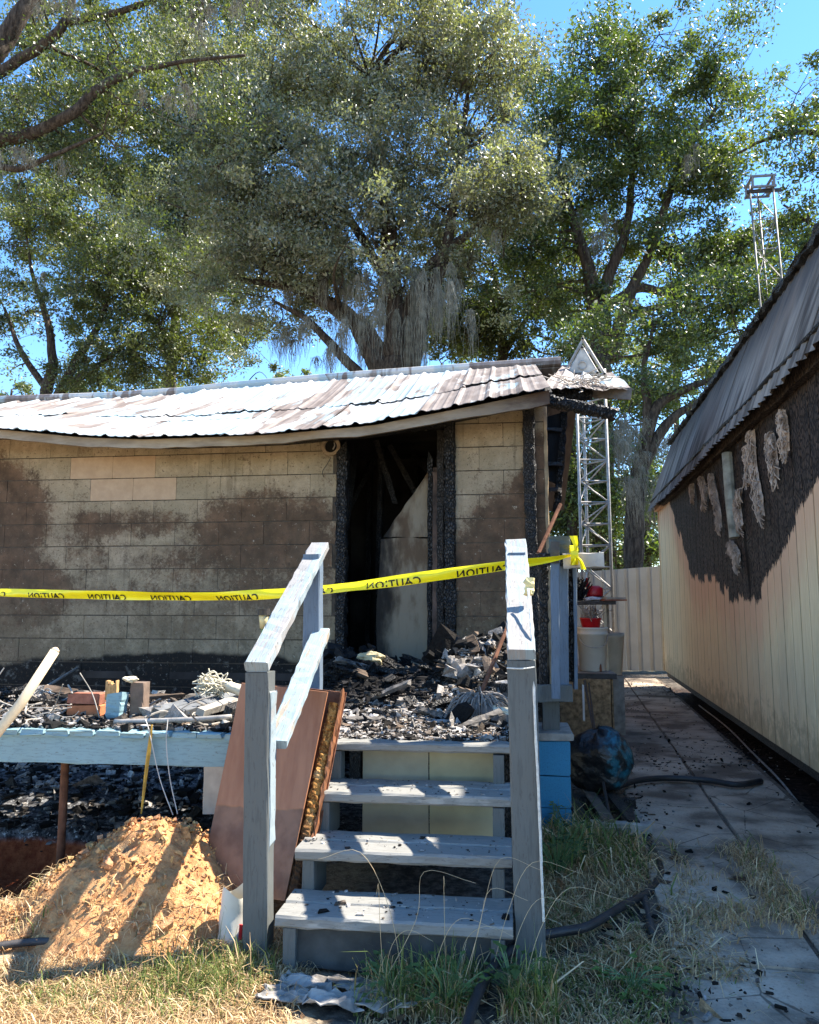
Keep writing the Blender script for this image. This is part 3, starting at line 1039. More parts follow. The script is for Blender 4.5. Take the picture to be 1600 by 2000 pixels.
build('corner_trim', plank(sh(-.01, .01, .28), sh(-.01, .01, 2.84), .045, .03, SN, 4), M['siding'], shed)
build('eave_soffit', plank(sh(-.03, .07, 2.94), sh(LEN, .07, 2.94), .14, .02, (0, 0, 1), 40, .003, .003), M['char'], shed)


def shed_sheet(t0, t1, k):
    n = int((t1 - t0) * 90); tt = np.linspace(t0, t1, n); vv = np.linspace(0, 1, 8)
    TT, VV = np.meshgrid(tt, vv)
    corr = .013 * np.sin(TT * 2 * math.pi / .076 * .5) + .004 * np.sin(TT * 2 * math.pi / .076)
    bow = .03 * np.sin(np.pi * VV) + .02 * fbm(TT * 1.5, VV * 2)
    low = .025 * vn(TT * 5, TT * 0 + k) + .05 * vn(TT * 1.1, TT * 0 + 3)
    out = .16 - .40 * VV + corr * .9 + bow * .3 + (k % 2) * .006
    z = 2.80 + 1.08 * VV + corr * .3 + low * (1 - VV) + .02 * vn(TT * 6, VV * 0 + 2) * (VV > .9)
    P = SA + SD * TT[..., None] + SN * out[..., None] + np.array([0, 0, 1.0]) * z[..., None]
    build('roof_panel', grid(P, None, .003, -SN), M['shedroof'], rf)


rf = build('roof', grid(np.array([[sh(-.08, .02, 2.93), sh(LEN, .02, 2.93)], [sh(-.08, -.27, 3.82), sh(LEN, -.27, 3.82)]]), None, .015, -SN), M['char'], shed)
t = -.10
k = 0
while t < LEN:
    shed_sheet(t, min(t + .68, LEN + .1), k); t += .66; k += 1
for a_, b_ in (((-.24, 3.87), (-1.6, 4.55)), ((-1.6, 4.55), (-2.96, 3.87)), ((-2.96, 3.87), (-3.36, 2.8))):
    build('upper_roof', grid(np.array([[sh(-.1, a_[0], a_[1]), sh(LEN, a_[0], a_[1])], [sh(-.1, b_[0], b_[1]), sh(LEN, b_[0], b_[1])]]), None, .02), M['shedroof'], rf)
build('ridge_trim', plank(sh(-.1, -.22, 3.90), sh(LEN + .1, -.22, 3.90), .10, .05, (0, 0, 1), 90, .01, .012), M['char'], rf)
# rough pieces that hang in the burnt part: pale pipe, singed wool insulation, split in the boards
M['wool'] = simple('singed_insulation', (.40, .32, .26), .95, .55, 10, .1, 1.0, 0, 35)


def wool(pxs, w, name='insulation'):
    """a torn hanging strip of singed fibre: many fine curled strands over a thin core"""
    tz = smoothline(np.array([on_wall(x, y) for x, y in pxs]), 6)
    g = Acc()
    n = len(tz)
    wd = w * (.5 + .9 * np.abs(fbm(np.arange(n) * .35 + pxs[0][0], np.full(n, .7)))) * np.where(np.arange(n) > n - 4, .45, 1)
    V = np.array([[sh(tz[i, 0] + f * wd[i] * .8, .025 + .03 * (1 - f * f) * rng.uniform(.5, 1.2), tz[i, 1] + rng.normal(0, .008)) for f in np.linspace(-1, 1, 6)] for i in range(n)])
    grid(V, g)
    for k in range(int(90 + 900 * w)):
        i = rng.integers(0, n)
        f = rng.uniform(-1, 1)
        t, z = tz[i, 0] + f * wd[i], tz[i, 1]
        L = rng.uniform(.03, .12)
        q = [sh(t, .03 + rng.uniform(0, .04), z), sh(t + rng.normal(0, .015), .045 + rng.uniform(0, .04), z - L * .5), sh(t + rng.normal(0, .03), .03 + rng.uniform(0, .05), z - L)]
        tube(smoothline(q, 3), .0045, 4, g, cap=False)
    build(name, g, M['wool'], shed)


for pxs, w in (([(1398, 925), (1402, 950), (1410, 985), (1416, 1030)], .07), ([(1378, 930), (1386, 960), (1384, 985)], .05), ([(1360, 945), (1362, 965)], .03),
               ([(1478, 842), (1482, 900), (1490, 950), (1500, 1005)], .09), ([(1455, 955), (1452, 985), (1458, 1025)], .06), ([(1516, 845), (1522, 880), (1528, 930)], .08),
               ([(1540, 800), (1545, 830), (1550, 880)], .05), ([(1436, 1058), (1448, 1075), (1452, 1098)], .09), ([(1470, 870), (1474, 900), (1472, 930)], .05)):
    wool(pxs, w)
a_, b_ = on_wall(1431, 885), on_wall(1445, 1050)
build('pale_pipe', tube([sh(a_[0], .045, a_[1]), sh((a_[0] + b_[0]) / 2, .05, (a_[1] + b_[1]) / 2), sh(b_[0], .04, b_[1])], .05, 10), simple('pale_green_pipe', (.30, .30, .25), .7, .5, 9), shed)
a_, b_ = on_wall(1455, 1035), on_wall(1470, 1185)
g = Acc()
V = [sh(a_[0] - .03, .0115, a_[1]), sh(a_[0] + .05, .0115, a_[1]), sh(b_[0] + .012, .0115, (a_[1] + b_[1]) / 2), sh(b_[0], .0115, b_[1])]
build('split_gap', g.add(V, [(0, 1, 2, 3)]), M['soot'], shed)
a_ = on_wall(1420, 870)
V = np.array([[sh(a_[0] - .25 + .1 * i + rng.normal(0, .02), .012 + .003, a_[1] + .12 - .12 * j + rng.normal(0, .03)) for i in range(7)] for j in range(3)])
build('burnt_hole', grid(V), M['soot'], shed)

# ------------------------------------------------------------------ rear fence of ribbed sheet
fen = thing('metal_fence', 'beige ribbed metal fence closing the far end of the side path', 'fence', (2.0, 14.4, 0))
fz = .10
for k in range(5):
    x0 = .15 + k * .62
    xs = np.linspace(x0, x0 + .63, 60)
    f = (xs / .205) % 1
    y = 14.4 + .03 * (sstep(.30, .36, f) - sstep(.64, .70, f)) - .012 * k % .02
    top = np.interp(xs, [0, 3.2], [1.80, 2.02])
    P = np.stack([np.stack([xs, y, np.full(60, fz)], -1), np.stack([xs, y, top], -1)])
    build('fence_panel', grid(P, None, .003, (0, 1, 0)), M['fence'], fen)
build('fence_rail', plank((.2, 14.47, .4), (3.2, 14.47, .4), .04, .09), M['oldwood'], fen)
build('fence_rail', plank((.2, 14.47, 1.5), (3.2, 14.47, 1.6), .04, .09), M['oldwood'], fen)
for x_ in (.3, 1.75, 3.15):
    build('fence_post', plank((x_, 14.54, -.1), (x_, 14.54, 1.8), .09, .09, (0, 1, 0)), M['oldwood'], fen)

# ------------------------------------------------------------------ lattice towers
M['greysteel'] = simple('dull_grey_steel', (.20, .19, .175), .6, .3, 18, .4, .25, .25)


def tower(root, base, w, z0, z1, step, lean=(0, 0), legr=.026, rot=0.0, mat='steel'):
    mt_ = M[mat]
    L = [np.array([math.cos(rot + a), math.sin(rot + a), 0]) * w / math.sqrt(3) for a in (R(210), R(330), R(90))]
    pt = lambda i, z: np.array([base[0] + lean[0] * (z - z0), base[1] + lean[1] * (z - z0), z]) + L[i]
    for i in range(3):
        build('leg', tube([pt(i, z0), pt(i, (z0 + z1) / 2), pt(i, z1)], legr, 8), mt_, root, smooth=True)
    z = z0 + .12; k = 0
    while z < z1 - .05:
        for i in range(3):
            j = (i + 1) % 3
            build('rung', tube([pt(i, z), pt(j, z)], .56 * legr, 6), mt_, root)
            if z + step < z1:
                a_, b_ = (i, j) if (k + i) % 2 else (j, i)
                build('brace', tube([pt(a_, z), pt(b_, z + step)], .48 * legr, 6), mt_, root)
        z += step; k += 1


tw = thing('lattice_tower', 'pale weathered lattice tower standing beside the house corner and fence', 'tower', (1.43, 13.0, 0))
tower(tw, (1.43, 13.0), .50, 0, 5.3, .36, (-.004, 0), rot=R(12))
tp = at(1486, 352, 15.0)
tw2 = thing('lattice_tower', 'lattice tower with a boxed top rising behind the shed roof', 'tower', (tp[0] + .25, 15.0, 0))
tower(tw2, (tp[0] + .30, 15.0), .42, 0, tp[2] - .12, .62, (-.034, 0), .019, R(-8), 'greysteel')
top = tp + np.array([-.02, 0, 0])
for z_ in (-.24, -.02):
    for s_ in (-.2, .2):
        build('cap_bar', plank(top + (-.24, s_, z_), top + (.24, s_, z_), .042, .04), M['greysteel'], tw2)
        build('cap_bar', plank(top + (s_, -.22, z_), top + (s_, .22, z_), .04, .04), M['greysteel'], tw2)
for sx in (-.2, .2):
    for sy in (-.2, .2):
        build('cap_post', plank(top + (sx, sy, -.24), top + (sx, sy, 0), .04, .04, (0, 1, 0)), M['greysteel'], tw2)
build('cap_plate', plank(top + (-.28, -.1, -.28), top + (.36, -.1, -.28), .05, .06), M['darksteel'], tw2)

# toppled top piece lying on the roof ridge: nested triangles of tube with an end plate
tt = at(1140, 700, 7.95)
top3 = thing('toppled_tower_head', 'triangular tower head with tube ends lying on the right end of the roof ridge', 'tower section', tuple(at(1140, 738, 7.95)))
ax = nrm((.22, 1.0, .10))
for nm, corners, Y0, rr in (('outer_tube', ((1138, 661), (1099, 733), (1181, 730)), 7.95, .017), ('inner_tube', ((1137, 678), (1109, 729), (1167, 728)), 7.86, .018)):
    C3 = [at(x, y, Y0) for x, y in corners]
    for c_ in C3:
        build(nm, tube([c_, c_ + ax * .75], rr, 9), M['steel'], top3, smooth=True)
        build('tube_bore', tube([c_ - ax * .002, c_ - ax * .0035], rr * .72, 9), M['soot'], top3)
    for i in range(3):
        a_, b_ = C3[i], C3[(i + 1) % 3]
        build('edge_bar', tube([a_ + ax * .04, b_ + ax * .04], rr * .9, 7), M['steel'], top3)
        build('edge_bar', tube([a_ + ax * .4, b_ + ax * .4], rr * .8, 7), M['steel'], top3)
    if nm == 'inner_tube':
        g = Acc(); g.add([c_ + ax * .02 for c_ in C3] + [c_ + ax * .026 for c_ in C3], [(0, 3, 4, 1), (1, 4, 5, 2), (2, 5, 3, 0)], [(0, 1, 2), (3, 5, 4)])
        pl = build('end_plate', g, simple('pale_plate', (.50, .45, .38), .6, .25, 14, .4, .2), top3)
        cc = (C3[0] * .9 + C3[1] + C3[2]) / 2.9 + ax * .012
        th = np.linspace(0, 2 * math.pi, 21)
        build('plate_ring', tube(np.array([cc + np.array([.043 * math.cos(t), 0, .043 * math.sin(t)]) for t in th]), .007, 6, cap=False), M['steel'], pl)
        for dz in (-.078, -.105):
            build('plate_rib', tube([cc + np.array([-.12, -.0, dz]), cc + np.array([.12, -.0, dz])], .006, 6), M['steel'], pl)

# ------------------------------------------------------------------ deck
ZD = .715
deck = thing('wooden_deck', 'burned wooden deck with light blue fascia board along the house front', 'deck', (-2.0, 4.9, 0))
build('fascia_board', plank((-4.6, 3.70, .622), (-1.12, 3.70, .640), .035, .150, (0, 0, 1), 30, .004, .0015), M['blue'], deck)
bx = -4.3
bw = .135
k = 0
while bx < .08:
    land = bx > -1.02
    y0 = 3.66 if not land else 3.72
    if not land:
        burned = bx < -2.72
        y0 = 3.675 + rng.normal(0, .006) if not burned else 3.95 + rng.uniform(0, .5)
        mat = M['blue'] if not burned else M['char_fine']
        if not (burned and rng.random() < .25):
            build('deck_board', plank((bx, y0, .712 + rng.normal(0, .002)), (bx, 3.98 if not burned else 4.5, .712), bw - .012, .026, (0, 0, 1), 4, .004, .002, .006), mat, deck)
            ye = (4.95 + rng.normal(0, .12)) if bx < -1.42 else 6.30
            build('deck_board', plank((bx, 3.995 if not burned else 4.52, .711), (bx, ye, .711), bw - .012, .026, (0, 0, 1), 12, .004, .003, 0, .04), M['char_fine'], deck)
    else:
        build('deck_board', plank((bx, y0, .675), (bx, 6.30, .675), bw - .012, .026, (0, 0, 1), 10, .004, .002), M['tread'], deck)
    bx += bw; k += 1
for y_ in (4.35, 4.95, 5.55, 6.15):
    build('joist', plank((-4.5 if y_ < 5.2 else -1.45, y_, .60), (.1, y_, .60), .04, .14, (0, 0, 1), 16, .004, .004), M['char_fine'], deck)
for x_, y_ in ((-3.3, 4.4), (-1.2, 4.5), (.0, 4.6), (-1.2, 6.0)):
    build('support_post', plank((x_, y_, -.1), (x_, y_, .53), .09, .09, (0, 1, 0), 6), M['char_fine'], deck)
pp = at(127, 1500, 3.95)
build('pipe_post', tube([(pp[0], 3.95, -.28), (pp[0], 3.95, .2), (pp[0], 3.95, .70)], .022, 8, rough=.03), M['rustpost'], deck, smooth=True)

# ------------------------------------------------------------------ stairs with rails
st = thing('wooden_staircase', 'blue-grey wooden steps with worn handrails leading up to the burned doorway', 'staircase', (-.44, 3.2, 0))
SX0, SX1 = -.885, -.002
fronts = [(2.90, .205), (3.16, .362), (3.42, .527)]
for i, (yf, zt_) in enumerate(fronts):
    x0, x1 = SX0 - (.0 if i else .0), SX1
    tr = build('tread', plank((x0, yf + .067, zt_ - .022), (x1, yf + .070, zt_ - .020), .132, .044, (0, 0, 1), 14, .008, .0015), M['tread'], st)
    build('tread_plank', plank((x0, yf + .205, zt_ - .020), (x1, yf + .208, zt_ - .018), .132, .044, (0, 0, 1), 14, .008, .0015), M['tread'], tr)
tr = build('tread', plank((SX0 + .01, 3.72, .682), (SX1 + .02, 3.72, .686), .13, .04, (0, 0, 1), 14, .008, .0015), M['tread'], st)
for x_ in (SX0 + .055, SX1 - .055):
    # sawtooth stringer: an upright block under each tread on a sloping carriage
    g = Acc()
    for (yf, zt_) in fronts:
        plank((x_, yf + .03, zt_ - .2), (x_, yf + .03, zt_ - .045), .05, .05, (0, 1, 0), 2, acc=g)
        plank((x_, yf + .03, zt_ - .065), (x_, yf + .27, zt_ - .065), .05, .04, (0, 0, 1), 2, acc=g)
        plank((x_, yf + .13, zt_ - .21), (x_, yf + .13, zt_ - .085), .048, .2, (0, 1, 0), 2, acc=g)
    plank((x_, 3.70, .46), (x_, 3.70, .66), .05, .09, (0, 1, 0), 2, acc=g)
    build('stringer', g, M['bluegrey'], st)
build('riser_board', plank((SX0 + .03, 2.945, .085), (SX1 - .03, 2.945, .085), .03, .145, (0, 0, 1), 8, .004, .002), simple('dark_riser_board', (.055, .058, .056), .85, .4, 9), st)  # lowest riser in a darker even colour than the other boards
build('back_panel', plank((SX0 + .16, 3.80, .40), (-.40, 3.80, .40), .012, .50, (0, 0, 1), 6), M['ply'], st)
build('back_panel', plank((-.395, 3.803, .40), (SX1 - .05, 3.803, .40), .012, .50, (0, 0, 1), 6), simple('yellowed_plywood', (.40, .345, .21), .8, .15, 5, .2, .1), st)


def rail_side(xc, zf, name, wf=.098):
    yb, zbk = 3.90, 1.635
    post = build('front_post', plank((xc + .018, 3.045, -.06), (xc, 3.050, zf - .045), wf, .09, (0, 1, 0), 10, .004, .0012), M['bluegrey'], st)
    build('rear_post', plank((xc + .01, yb - .02, .68), (xc, yb - .02, zbk - .02), .085, .085, (0, 1, 0), 10, .004, .0012), M['postblue'], st)
    dz = (zbk - zf) / (yb + .12 - 3.0)
    build('top_rail', plank((xc, 3.0, zf - .022), (xc - .004, yb + .12, zbk + .03), wf * .98, .044, (0, -.55, 1), 26, .005, .0018, 0, .02), M['railtop'], st)
    return dz


rail_side(-1.012, 1.132, 'left')
rail_side(.046, 1.190, 'right', .112)
build('mid_rail', plank((-.955, 3.10, .79), (-.965, 3.88, 1.215), .09, .042, (0, -.55, 1), 20, .005, .0018), M['midrail'], st)
build('mid_rail', plank((.05, 3.10, .80), (.05, 3.88, 1.22), .085, .042, (0, -.55, 1), 20, .005, .0018), M['midrail'], st)
build('lit_side_strip', plank((-.955, 3.055, .42), (-.958, 3.055, 1.0), .012, .07, (0, 1, 0), 10, .003, .002, .02, .01), M['railtop'], st)  # pale strip added to give the left post its sunlit side

# ------------------------------------------------------------------ right-hand deck corner: pier, rail, tied board
pier = thing('block_pier', 'stacked blue painted concrete blocks carrying the deck corner post', 'pier', (.245, 4.74, 0))
for z0, z1 in ((-.02, .17), (.175, .355), (.36, .552)):
    build('concrete_block', box(.145, .345, 4.65, 5.02, z0, z1, ch=.008, jit=.002), M['pierblue'], pier)
build('cap_stone', box(.125, .365, 4.64, 5.04, .555, .60, ch=.008, jit=.003), M['oldwood'], pier)
rl = thing('deck_corner_railing', 'blue and charred railing posts with a beam at the right corner of the deck', 'railing', (.27, 4.6, .6))
build('corner_post', plank((.245, 4.80, .60), (.245, 4.80, .80), .10, .10, (0, 1, 0), 4), M['bluegrey'], rl)
build('beam', plank(at(1040, 1354, 4.62), at(1118, 1354, 4.62), .05, .10, (0, 0, 1), 8, .005, .002), M['bluegrey'], rl)
build('baluster', plank(at(1086, 1364, 4.52), at(1084, 1066, 4.52), .048, .04, (0, 1, 0), 10, .004, .0015), M['postblue'], rl)
build('blue_board', plank(at(1102, 1350, 4.68), at(1101, 1105, 4.68), .05, .09, (0, 1, 0), 10, .004, .0015), M['postblue'], rl)
build('charred_post', plank(at(1114, 1330, 4.74), at(1113, 1106, 4.74), .05, .09, (0, 1, 0), 40, .008, .005), M['char'], rl)
build('edge_board', plank(at(1124, 1345, 4.72), at(1122, 1106, 4.72), .022, .09, (0, 1, 0), 10, .004, .0015), M['postblue'], rl)
build('dark_post', plank(at(1062, 1345, 4.70), at(1062, 1080, 4.70), .05, .08, (0, 1, 0), 30, .008, .004), M['char_fine'], rl)
build('post_cap', plank(at(1093, 1086, 4.62), at(1093, 1048, 4.62), .125, .09, (0, 1, 0), 6, .006, .003), simple('dark_green_stump', (.075, .085, .075), .8, .5, 12), rl)
build('cross_board', plank(at(1030, 1092, 4.60), at(1100, 1094, 4.58), .035, .07, (0, 0, 1), 10, .004, .003), M['char_fine'], rl)
build('cross_board', plank(at(1100, 1096, 4.56), at(1180, 1093, 4.54), .04, .086, (0, 0, 1), 8, .004, .0015), simple('pale_grey_board', (.46, .42, .37), .8, .2, 10), rl)
build('bracket', plank(at(1084, 1100, 4.50), at(1084, 1058, 4.50), .05, .03, (0, 1, 0), 4), M['darksteel'], rl)

# leaning dark pole on the house corner
tag(build('leaning_pole', tube([at(1052, 1080, 5.9), at(1095, 985, 6.2)], .016, 7), M['rustpost'], None, at(1052, 1080, 5.9)), 'thin rusty pole leaning against the burned house corner', 'pole')

# ------------------------------------------------------------------ caution tape with printed words
path = [(-160, 1150, 5.1), (0, 1157, 4.9), (180, 1162, 4.72), (400, 1165, 4.5), (560, 1158, 4.33), (700, 1144, 4.22), (850, 1124, 4.2), (1000, 1103, 4.3), (1075, 1093, 4.42), (1118, 1084, 4.50)]
line = smoothline(np.array([at(*p) for p in path]), 14)
seg = np.linalg.norm(np.diff(line, axis=0), axis=1)
arc = np.concatenate([[0], np.cumsum(seg)])
tdir = np.gradient(line, axis=0); tdir /= np.linalg.norm(tdir, axis=1)[:, None]
WT = .064
tw_ = .30 * np.sin(arc * 1.9 + .6) + .2 * np.sin(arc * 4.3) + .10 * np.sin(arc * 11.0)
acr = np.stack([np.zeros(len(arc)), np.sin(tw_), np.cos(tw_)], -1)
acr -= tdir * (acr * tdir).sum(1)[:, None]; acr /= np.linalg.norm(acr, axis=1)[:, None]
pinch = np.interp(arc, [0, arc[-1] * .8, arc[-1] * .93, arc[-1]], [.82, 1, .75, .22])
tnorm = np.cross(tdir, acr)


def tape_pt(u, v, lift=0.0):
    f = lambda A: np.stack([np.interp(u, arc, A[:, i]) for i in range(3)], -1)
    return f(line) + f(acr) * (v * np.interp(u, arc, pinch))[:, None] + f(tnorm) * (lift + .010 * np.sin(v * 55 + 1 + 1.5 * np.sin(u * 2.3)) + .0010 * np.sin(u * 38 + v * 60))[:, None]


vv = np.linspace(-WT / 2, WT / 2, 9)
ua = np.linspace(0, arc[-1], 260)
P = np.stack([tape_pt(ua, np.full(260, v)) for v in vv])
tape = thing('caution_tape', 'yellow caution tape stretched across the stairs in front of the block wall', 'tape', tuple(line[len(line) // 2]))
build('ribbon', grid(P), M['tape'], tape, smooth=True)
fc_ = bpy.data.curves.new('lettering', 'FONT')
fc_.body = 'CAUTION'
fc_.size = .064
fc_.resolution_u = 3
fc_.space_character = 1.12
fc_.offset = .0012
fo = bpy.data.objects.new('lettering_source', fc_)
COL.objects.link(fo)
dg = bpy.context.evaluated_depsgraph_get()
tm = fo.evaluated_get(dg).to_mesh()
bmt = bmesh.new(); bmt.from_mesh(tm); bmesh.ops.triangulate(bmt, faces=bmt.faces[:])
tv = np.array([v.co[:] for v in bmt.verts]); tf = np.array([[v.index for v in f.verts] for f in bmt.faces])
bmt.free()
bpy.data.objects.remove(fo)
tv = tv[:, :2]; wtxt = tv[:, 0].max()
u0 = arc[-1] - .42
while u0 > .5:
    u = u0 - tv[:, 0]                       # printed side faces the house: read from behind, mirrored
    v = np.clip(tv[:, 1] - .038, -WT / 2 + .003, WT / 2 - .006)
    g = Acc()
    p_ = tape_pt(u, v)
    side = tape_pt(u, v, .0015)
    cam_v = _c - p_
    l = np.where(((side - p_) * cam_v).sum(1) > 0, .0035, -.0035)
    nn = np.stack([np.interp(u, arc, tnorm[:, i]) for i in range(3)], -1)
    g.add(p_ + nn * l[:, None], None, tf)
    build('printed_word', g, M['ink'], tape)
    u0 -= wtxt + .20
k0 = at(1122, 1084, 4.49)
kn = Acc()
for pts_, w_ in (([k0, k0 + (.008, -.02, .05), k0 + (-.004, -.02, .11)], .045), ([k0, k0 + (.03, -.025, -.03), k0 + (.05, -.02, -.085)], .028), ([k0, k0 + (.0, -.025, -.03), k0 + (-.01, -.02, -.06)], .02)):
    c_ = smoothline(np.array(pts_), 6); n = len(c_)
    wd = np.linspace(.006, w_, n)
    grid(np.stack([c_ + np.array([-1, .15, 0]) * wd[:, None] * .5, c_ + (0, -.01, 0), c_ + np.array([1, .1, 0]) * wd[:, None] * .5]), kn)
build('knot', kn, M['tape'], tape)
loop = Acc(); th = np.linspace(0, 2 * math.pi, 17)
ring = np.array([[k0 + np.array([dx, .05 * math.cos(t) * 1.0 + .03, .058 * math.sin(t) + .0]) for t in th] for dx in (-.022, .0, .022)])
build('loop', grid(ring), M['tape'], tape)

# ------------------------------------------------------------------ rope on the right post, little foam block
rp = [at(1032, 1150, 3.30), at(1040, 1260, 3.05), at(1045, 1400, 3.0), at(1052, 1550, 2.99), at(1058, 1700, 2.99), at(1062, 1800, 3.0)]
rope = thing('hanging_rope', 'white rope hanging down the right stair post', 'rope', tuple(rp[-1]))
build('strand', tube(smoothline(np.array(rp), 12), .0055, 6, rough=.12), M['rope'], rope)
build('tie', tube(smoothline(np.array([at(990, 1305, 2.975), at(1020, 1306, 2.972), at(1044, 1303, 2.985)]), 6), .003, 5), M['rope'], rope)
tag(build('foam_block', plank(at(1033, 1162, 3.32), at(1034, 1130, 3.34), .04, .03, (0, 1, 0), 5, .008, .005), simple('yellowed_foam', (.70, .58, .28), .9, .25, 20), None, at(1033, 1162, 3.32)), 'small yellowed foam block tied at the top of the white rope', 'foam')

# ------------------------------------------------------------------ leaning panels left of the steps
pan = thing('broken_door', 'brown door-like sheet with a foam-filled edge leaning behind the left stair post', 'door', (-1.15, 3.45, 0))
m = MT('brown_panel_face', .5, .35)
n1 = m.noise(4, 6, .6, m.mapped(m.pos, (4, 1, .6)))
c = m.mix(m.smooth(n1, .3, .7), (.27, .105, .048), (.38, .17, .085))
z = m.sep(m.pos)
low = m.smooth(m.math('ADD', z[2], m.math('MULTIPLY', m.math('SUBTRACT', m.noise(3, 4), .5), .1)), .455, .445)
c = m.mix(low, c, m.mix(m.smooth(m.noise(8, 6), .35, .65), (.14, .062, .032), (.24, .12, .068)))
m.col(c); m.bump(m.math('ADD', n1, m.math('MULTIPLY', low, -.6)), .25, .01)
M['brownpanel'] = m.m
TL, TR, BL_, BR_ = at(472, 1334, 3.64), at(640, 1352, 3.56), at(385, 1745, 3.36), at(556, 1760, 3.22)
UU, VV = np.meshgrid(np.linspace(0, 1, 10), np.linspace(0, 1, 16))
P = BL_ * ((1 - UU) * (1 - VV))[..., None] + BR_ * (UU * (1 - VV))[..., None] + TL * ((1 - UU) * VV)[..., None] + TR * (UU * VV)[..., None]
P = P + np.array([0, 1.0, 0]) * (.015 * np.sin(UU * 3) + .01 * fbm(UU * 2, VV * 3))[..., None]
build('face_sheet', grid(P, None, .008, (0.2, 1, 0)), M['brownpanel'], pan)
e0, e1 = BR_ + (.028, .03, 0), TR + (.03, .03, -.06)
m = MT('crumbly_foam_edge', .9, .2)
n1 = m.noise(45, 6, .7)
c = m.mix(m.smooth(n1, .4, .6), (.20, .075, .018), (.55, .27, .075))
c = m.mix(m.smooth(m.noise(9, 5, .6), .56, .66), c, (.62, .42, .2))
c = m.mix(m.smooth(m.sep(m.pos)[2], .50, .32), c, (.10, .055, .03))
m.col(c); m.bump(n1, 1.0, .02)
M['foamedge'] = m.m
build('foam_edge', plank(e0, e1, .05, .055, (0, 1, .2), 90, .012, .0028), M['foamedge'], pan)
build('edge_lip', plank(e0 + (.034, .02, 0), e1 + (.036, .02, .05), .012, .075, (0, 1, .2), 30, .003, .003, 0, .01), simple('rust_brown_lip', (.22, .085, .035), .7, .4, 12), pan)
build('back_sheet', grid(P[:, :] + np.array([.075, .07, -.01]), None, .008, (0.2, 1, 0)), M['rustpost'], pan)
tag(build('plywood_offcut', plank(at(417, 1590, 3.67), at(420, 1457, 3.70), .105, .012, (0, 1, 0), 4, .003, .001), simple('tan_offcut', (.40, .33, .25), .8, .2, 12), None, at(417, 1590, 3.67)), 'tan plywood offcut standing against the blue deck fascia', 'board')

# ------------------------------------------------------------------ dirt mound
def mound_h(x, y):
    cx, cy = -1.56, 3.42
    dx, dy = (x - cx) / np.where(x < cx, .66, .46), (y - cy) / np.where(y < cy, .50, .40)
    d = np.sqrt(dx * dx + dy * dy)
    d = d * (1 + .30 * fbm(x * 2.2 + 3, y * 2.2, 2))
    base = .46 * np.clip(1 - d, 0, 1) ** 1.05
    base = np.minimum(base, .365 + .05 * vn(x * 4, y * 4))
    tail = .07 * np.exp(-(((x + 2.15) / .32) ** 2 + ((y - 3.15) / .2) ** 2))
    return base + tail


mx, my = np.meshgrid(np.linspace(-2.75, -.98, 230), np.linspace(2.85, 3.9, 150))
mh = mound_h(mx, my)
rough_ = .040 * np.abs(fbm(mx * 7, my * 7, 5)) + .022 * fbm(mx * 22, my * 22, 4)
mz = hgt(mx, my) + mh + rough_ * sstep(0, .06, mh) - .03 * sstep(.02, 0.0, mh) - .015
m = MT('dug_clay', .95, .12)
n1, n2 = m.noise(4, 6, .65), m.noise(38, 7, .7)
c = m.mix(m.smooth(n2, .3, .7), (.45, .20, .080), (.63, .355, .160))
c = m.mix(m.math('MULTIPLY', m.smooth(n1, .52, .68), .75), c, (.40, .12, .05))
c = m.mix(m.smooth(m.noise(3.1, 4), .58, .70), c, (.24, .17, .10))
m.col(c); m.bump(n2, 1.0, .02)
M['clay'] = m.m
md = thing('dirt_mound', 'heap of dug orange clay beside the stairs with rail shadows across it', 'dirt mound', (-1.66, 3.42, 0))
build('heap', grid(np.stack([mx, my, mz], -1)), M['clay'], md, smooth=True)
n = 3200
cx_, cy_ = rng.uniform(-2.6, -1.05, n), rng.uniform(2.9, 3.75, n)
hh = mound_h(cx_, cy_)
keep = (hh > .02) & (rng.random(n) < .25 + hh * 2.2)
cx_, cy_, hh = cx_[keep], cy_[keep], hh[keep]
sz = np.minimum(np.exp(rng.normal(-4.95, .55, len(cx_))), .035)
zc = hgt(cx_, cy_) + hh + .012
cols = np.array([.57, .315, .14]) * rng.uniform(.55, 1.3, (len(cx_), 1)) * (1 + rng.normal(0, .05, (len(cx_), 3)))
M['vcol'] = MT('mixed_pieces', .92, .15)
M['vcol'].col(M['vcol'].mix(M['vcol'].smooth(M['vcol'].noise(50, 5, .7), .35, .65), M['vcol'].mix(.5, M['vcol'].attr(), (0, 0, 0)), M['vcol'].attr()))
M['vcol'].bump(M['vcol'].noise(80, 5), .8, .008)
M['vcol'] = M['vcol'].m
build('clods', shards(np.stack([cx_, cy_, zc], -1), sz * 1.25, cols, .9, 2.0), M['vcol'], md, kind='stuff')

# ------------------------------------------------------------------ burnt debris
GREY = np.array([(.46, .43, .40), (.30, .275, .25), (.014, .013, .012), (.035, .03, .026), (.13, .105, .085), (.58, .53, .46), (.22, .16, .115), (.02, .02, .022)])


def debris_cols(n, w=(.22, .18, .2, .12, .12, .08, .06, .02)):
    w = np.array(w); w = w / w.sum()
    return GREY[rng.choice(len(GREY), n, p=w)] * rng.uniform(.7, 1.25, (n, 1))


def pile_h(x, y):
    h = .17 * np.exp(-(((x + 1.25) / .4) ** 2 + ((y - 5.75) / .5) ** 2)) + .12 * sstep(4.5, 6.0, y)
    h = h + .30 * np.exp(-(((x + .12) / .33) ** 2 + ((y - 5.35) / .5) ** 2)) + .10 * np.exp(-(((x + .45) / .4) ** 2 + ((y - 5.0) / .35) ** 2))
    return h * (1 + .5 * fbm(x * 4, y * 4, 3))


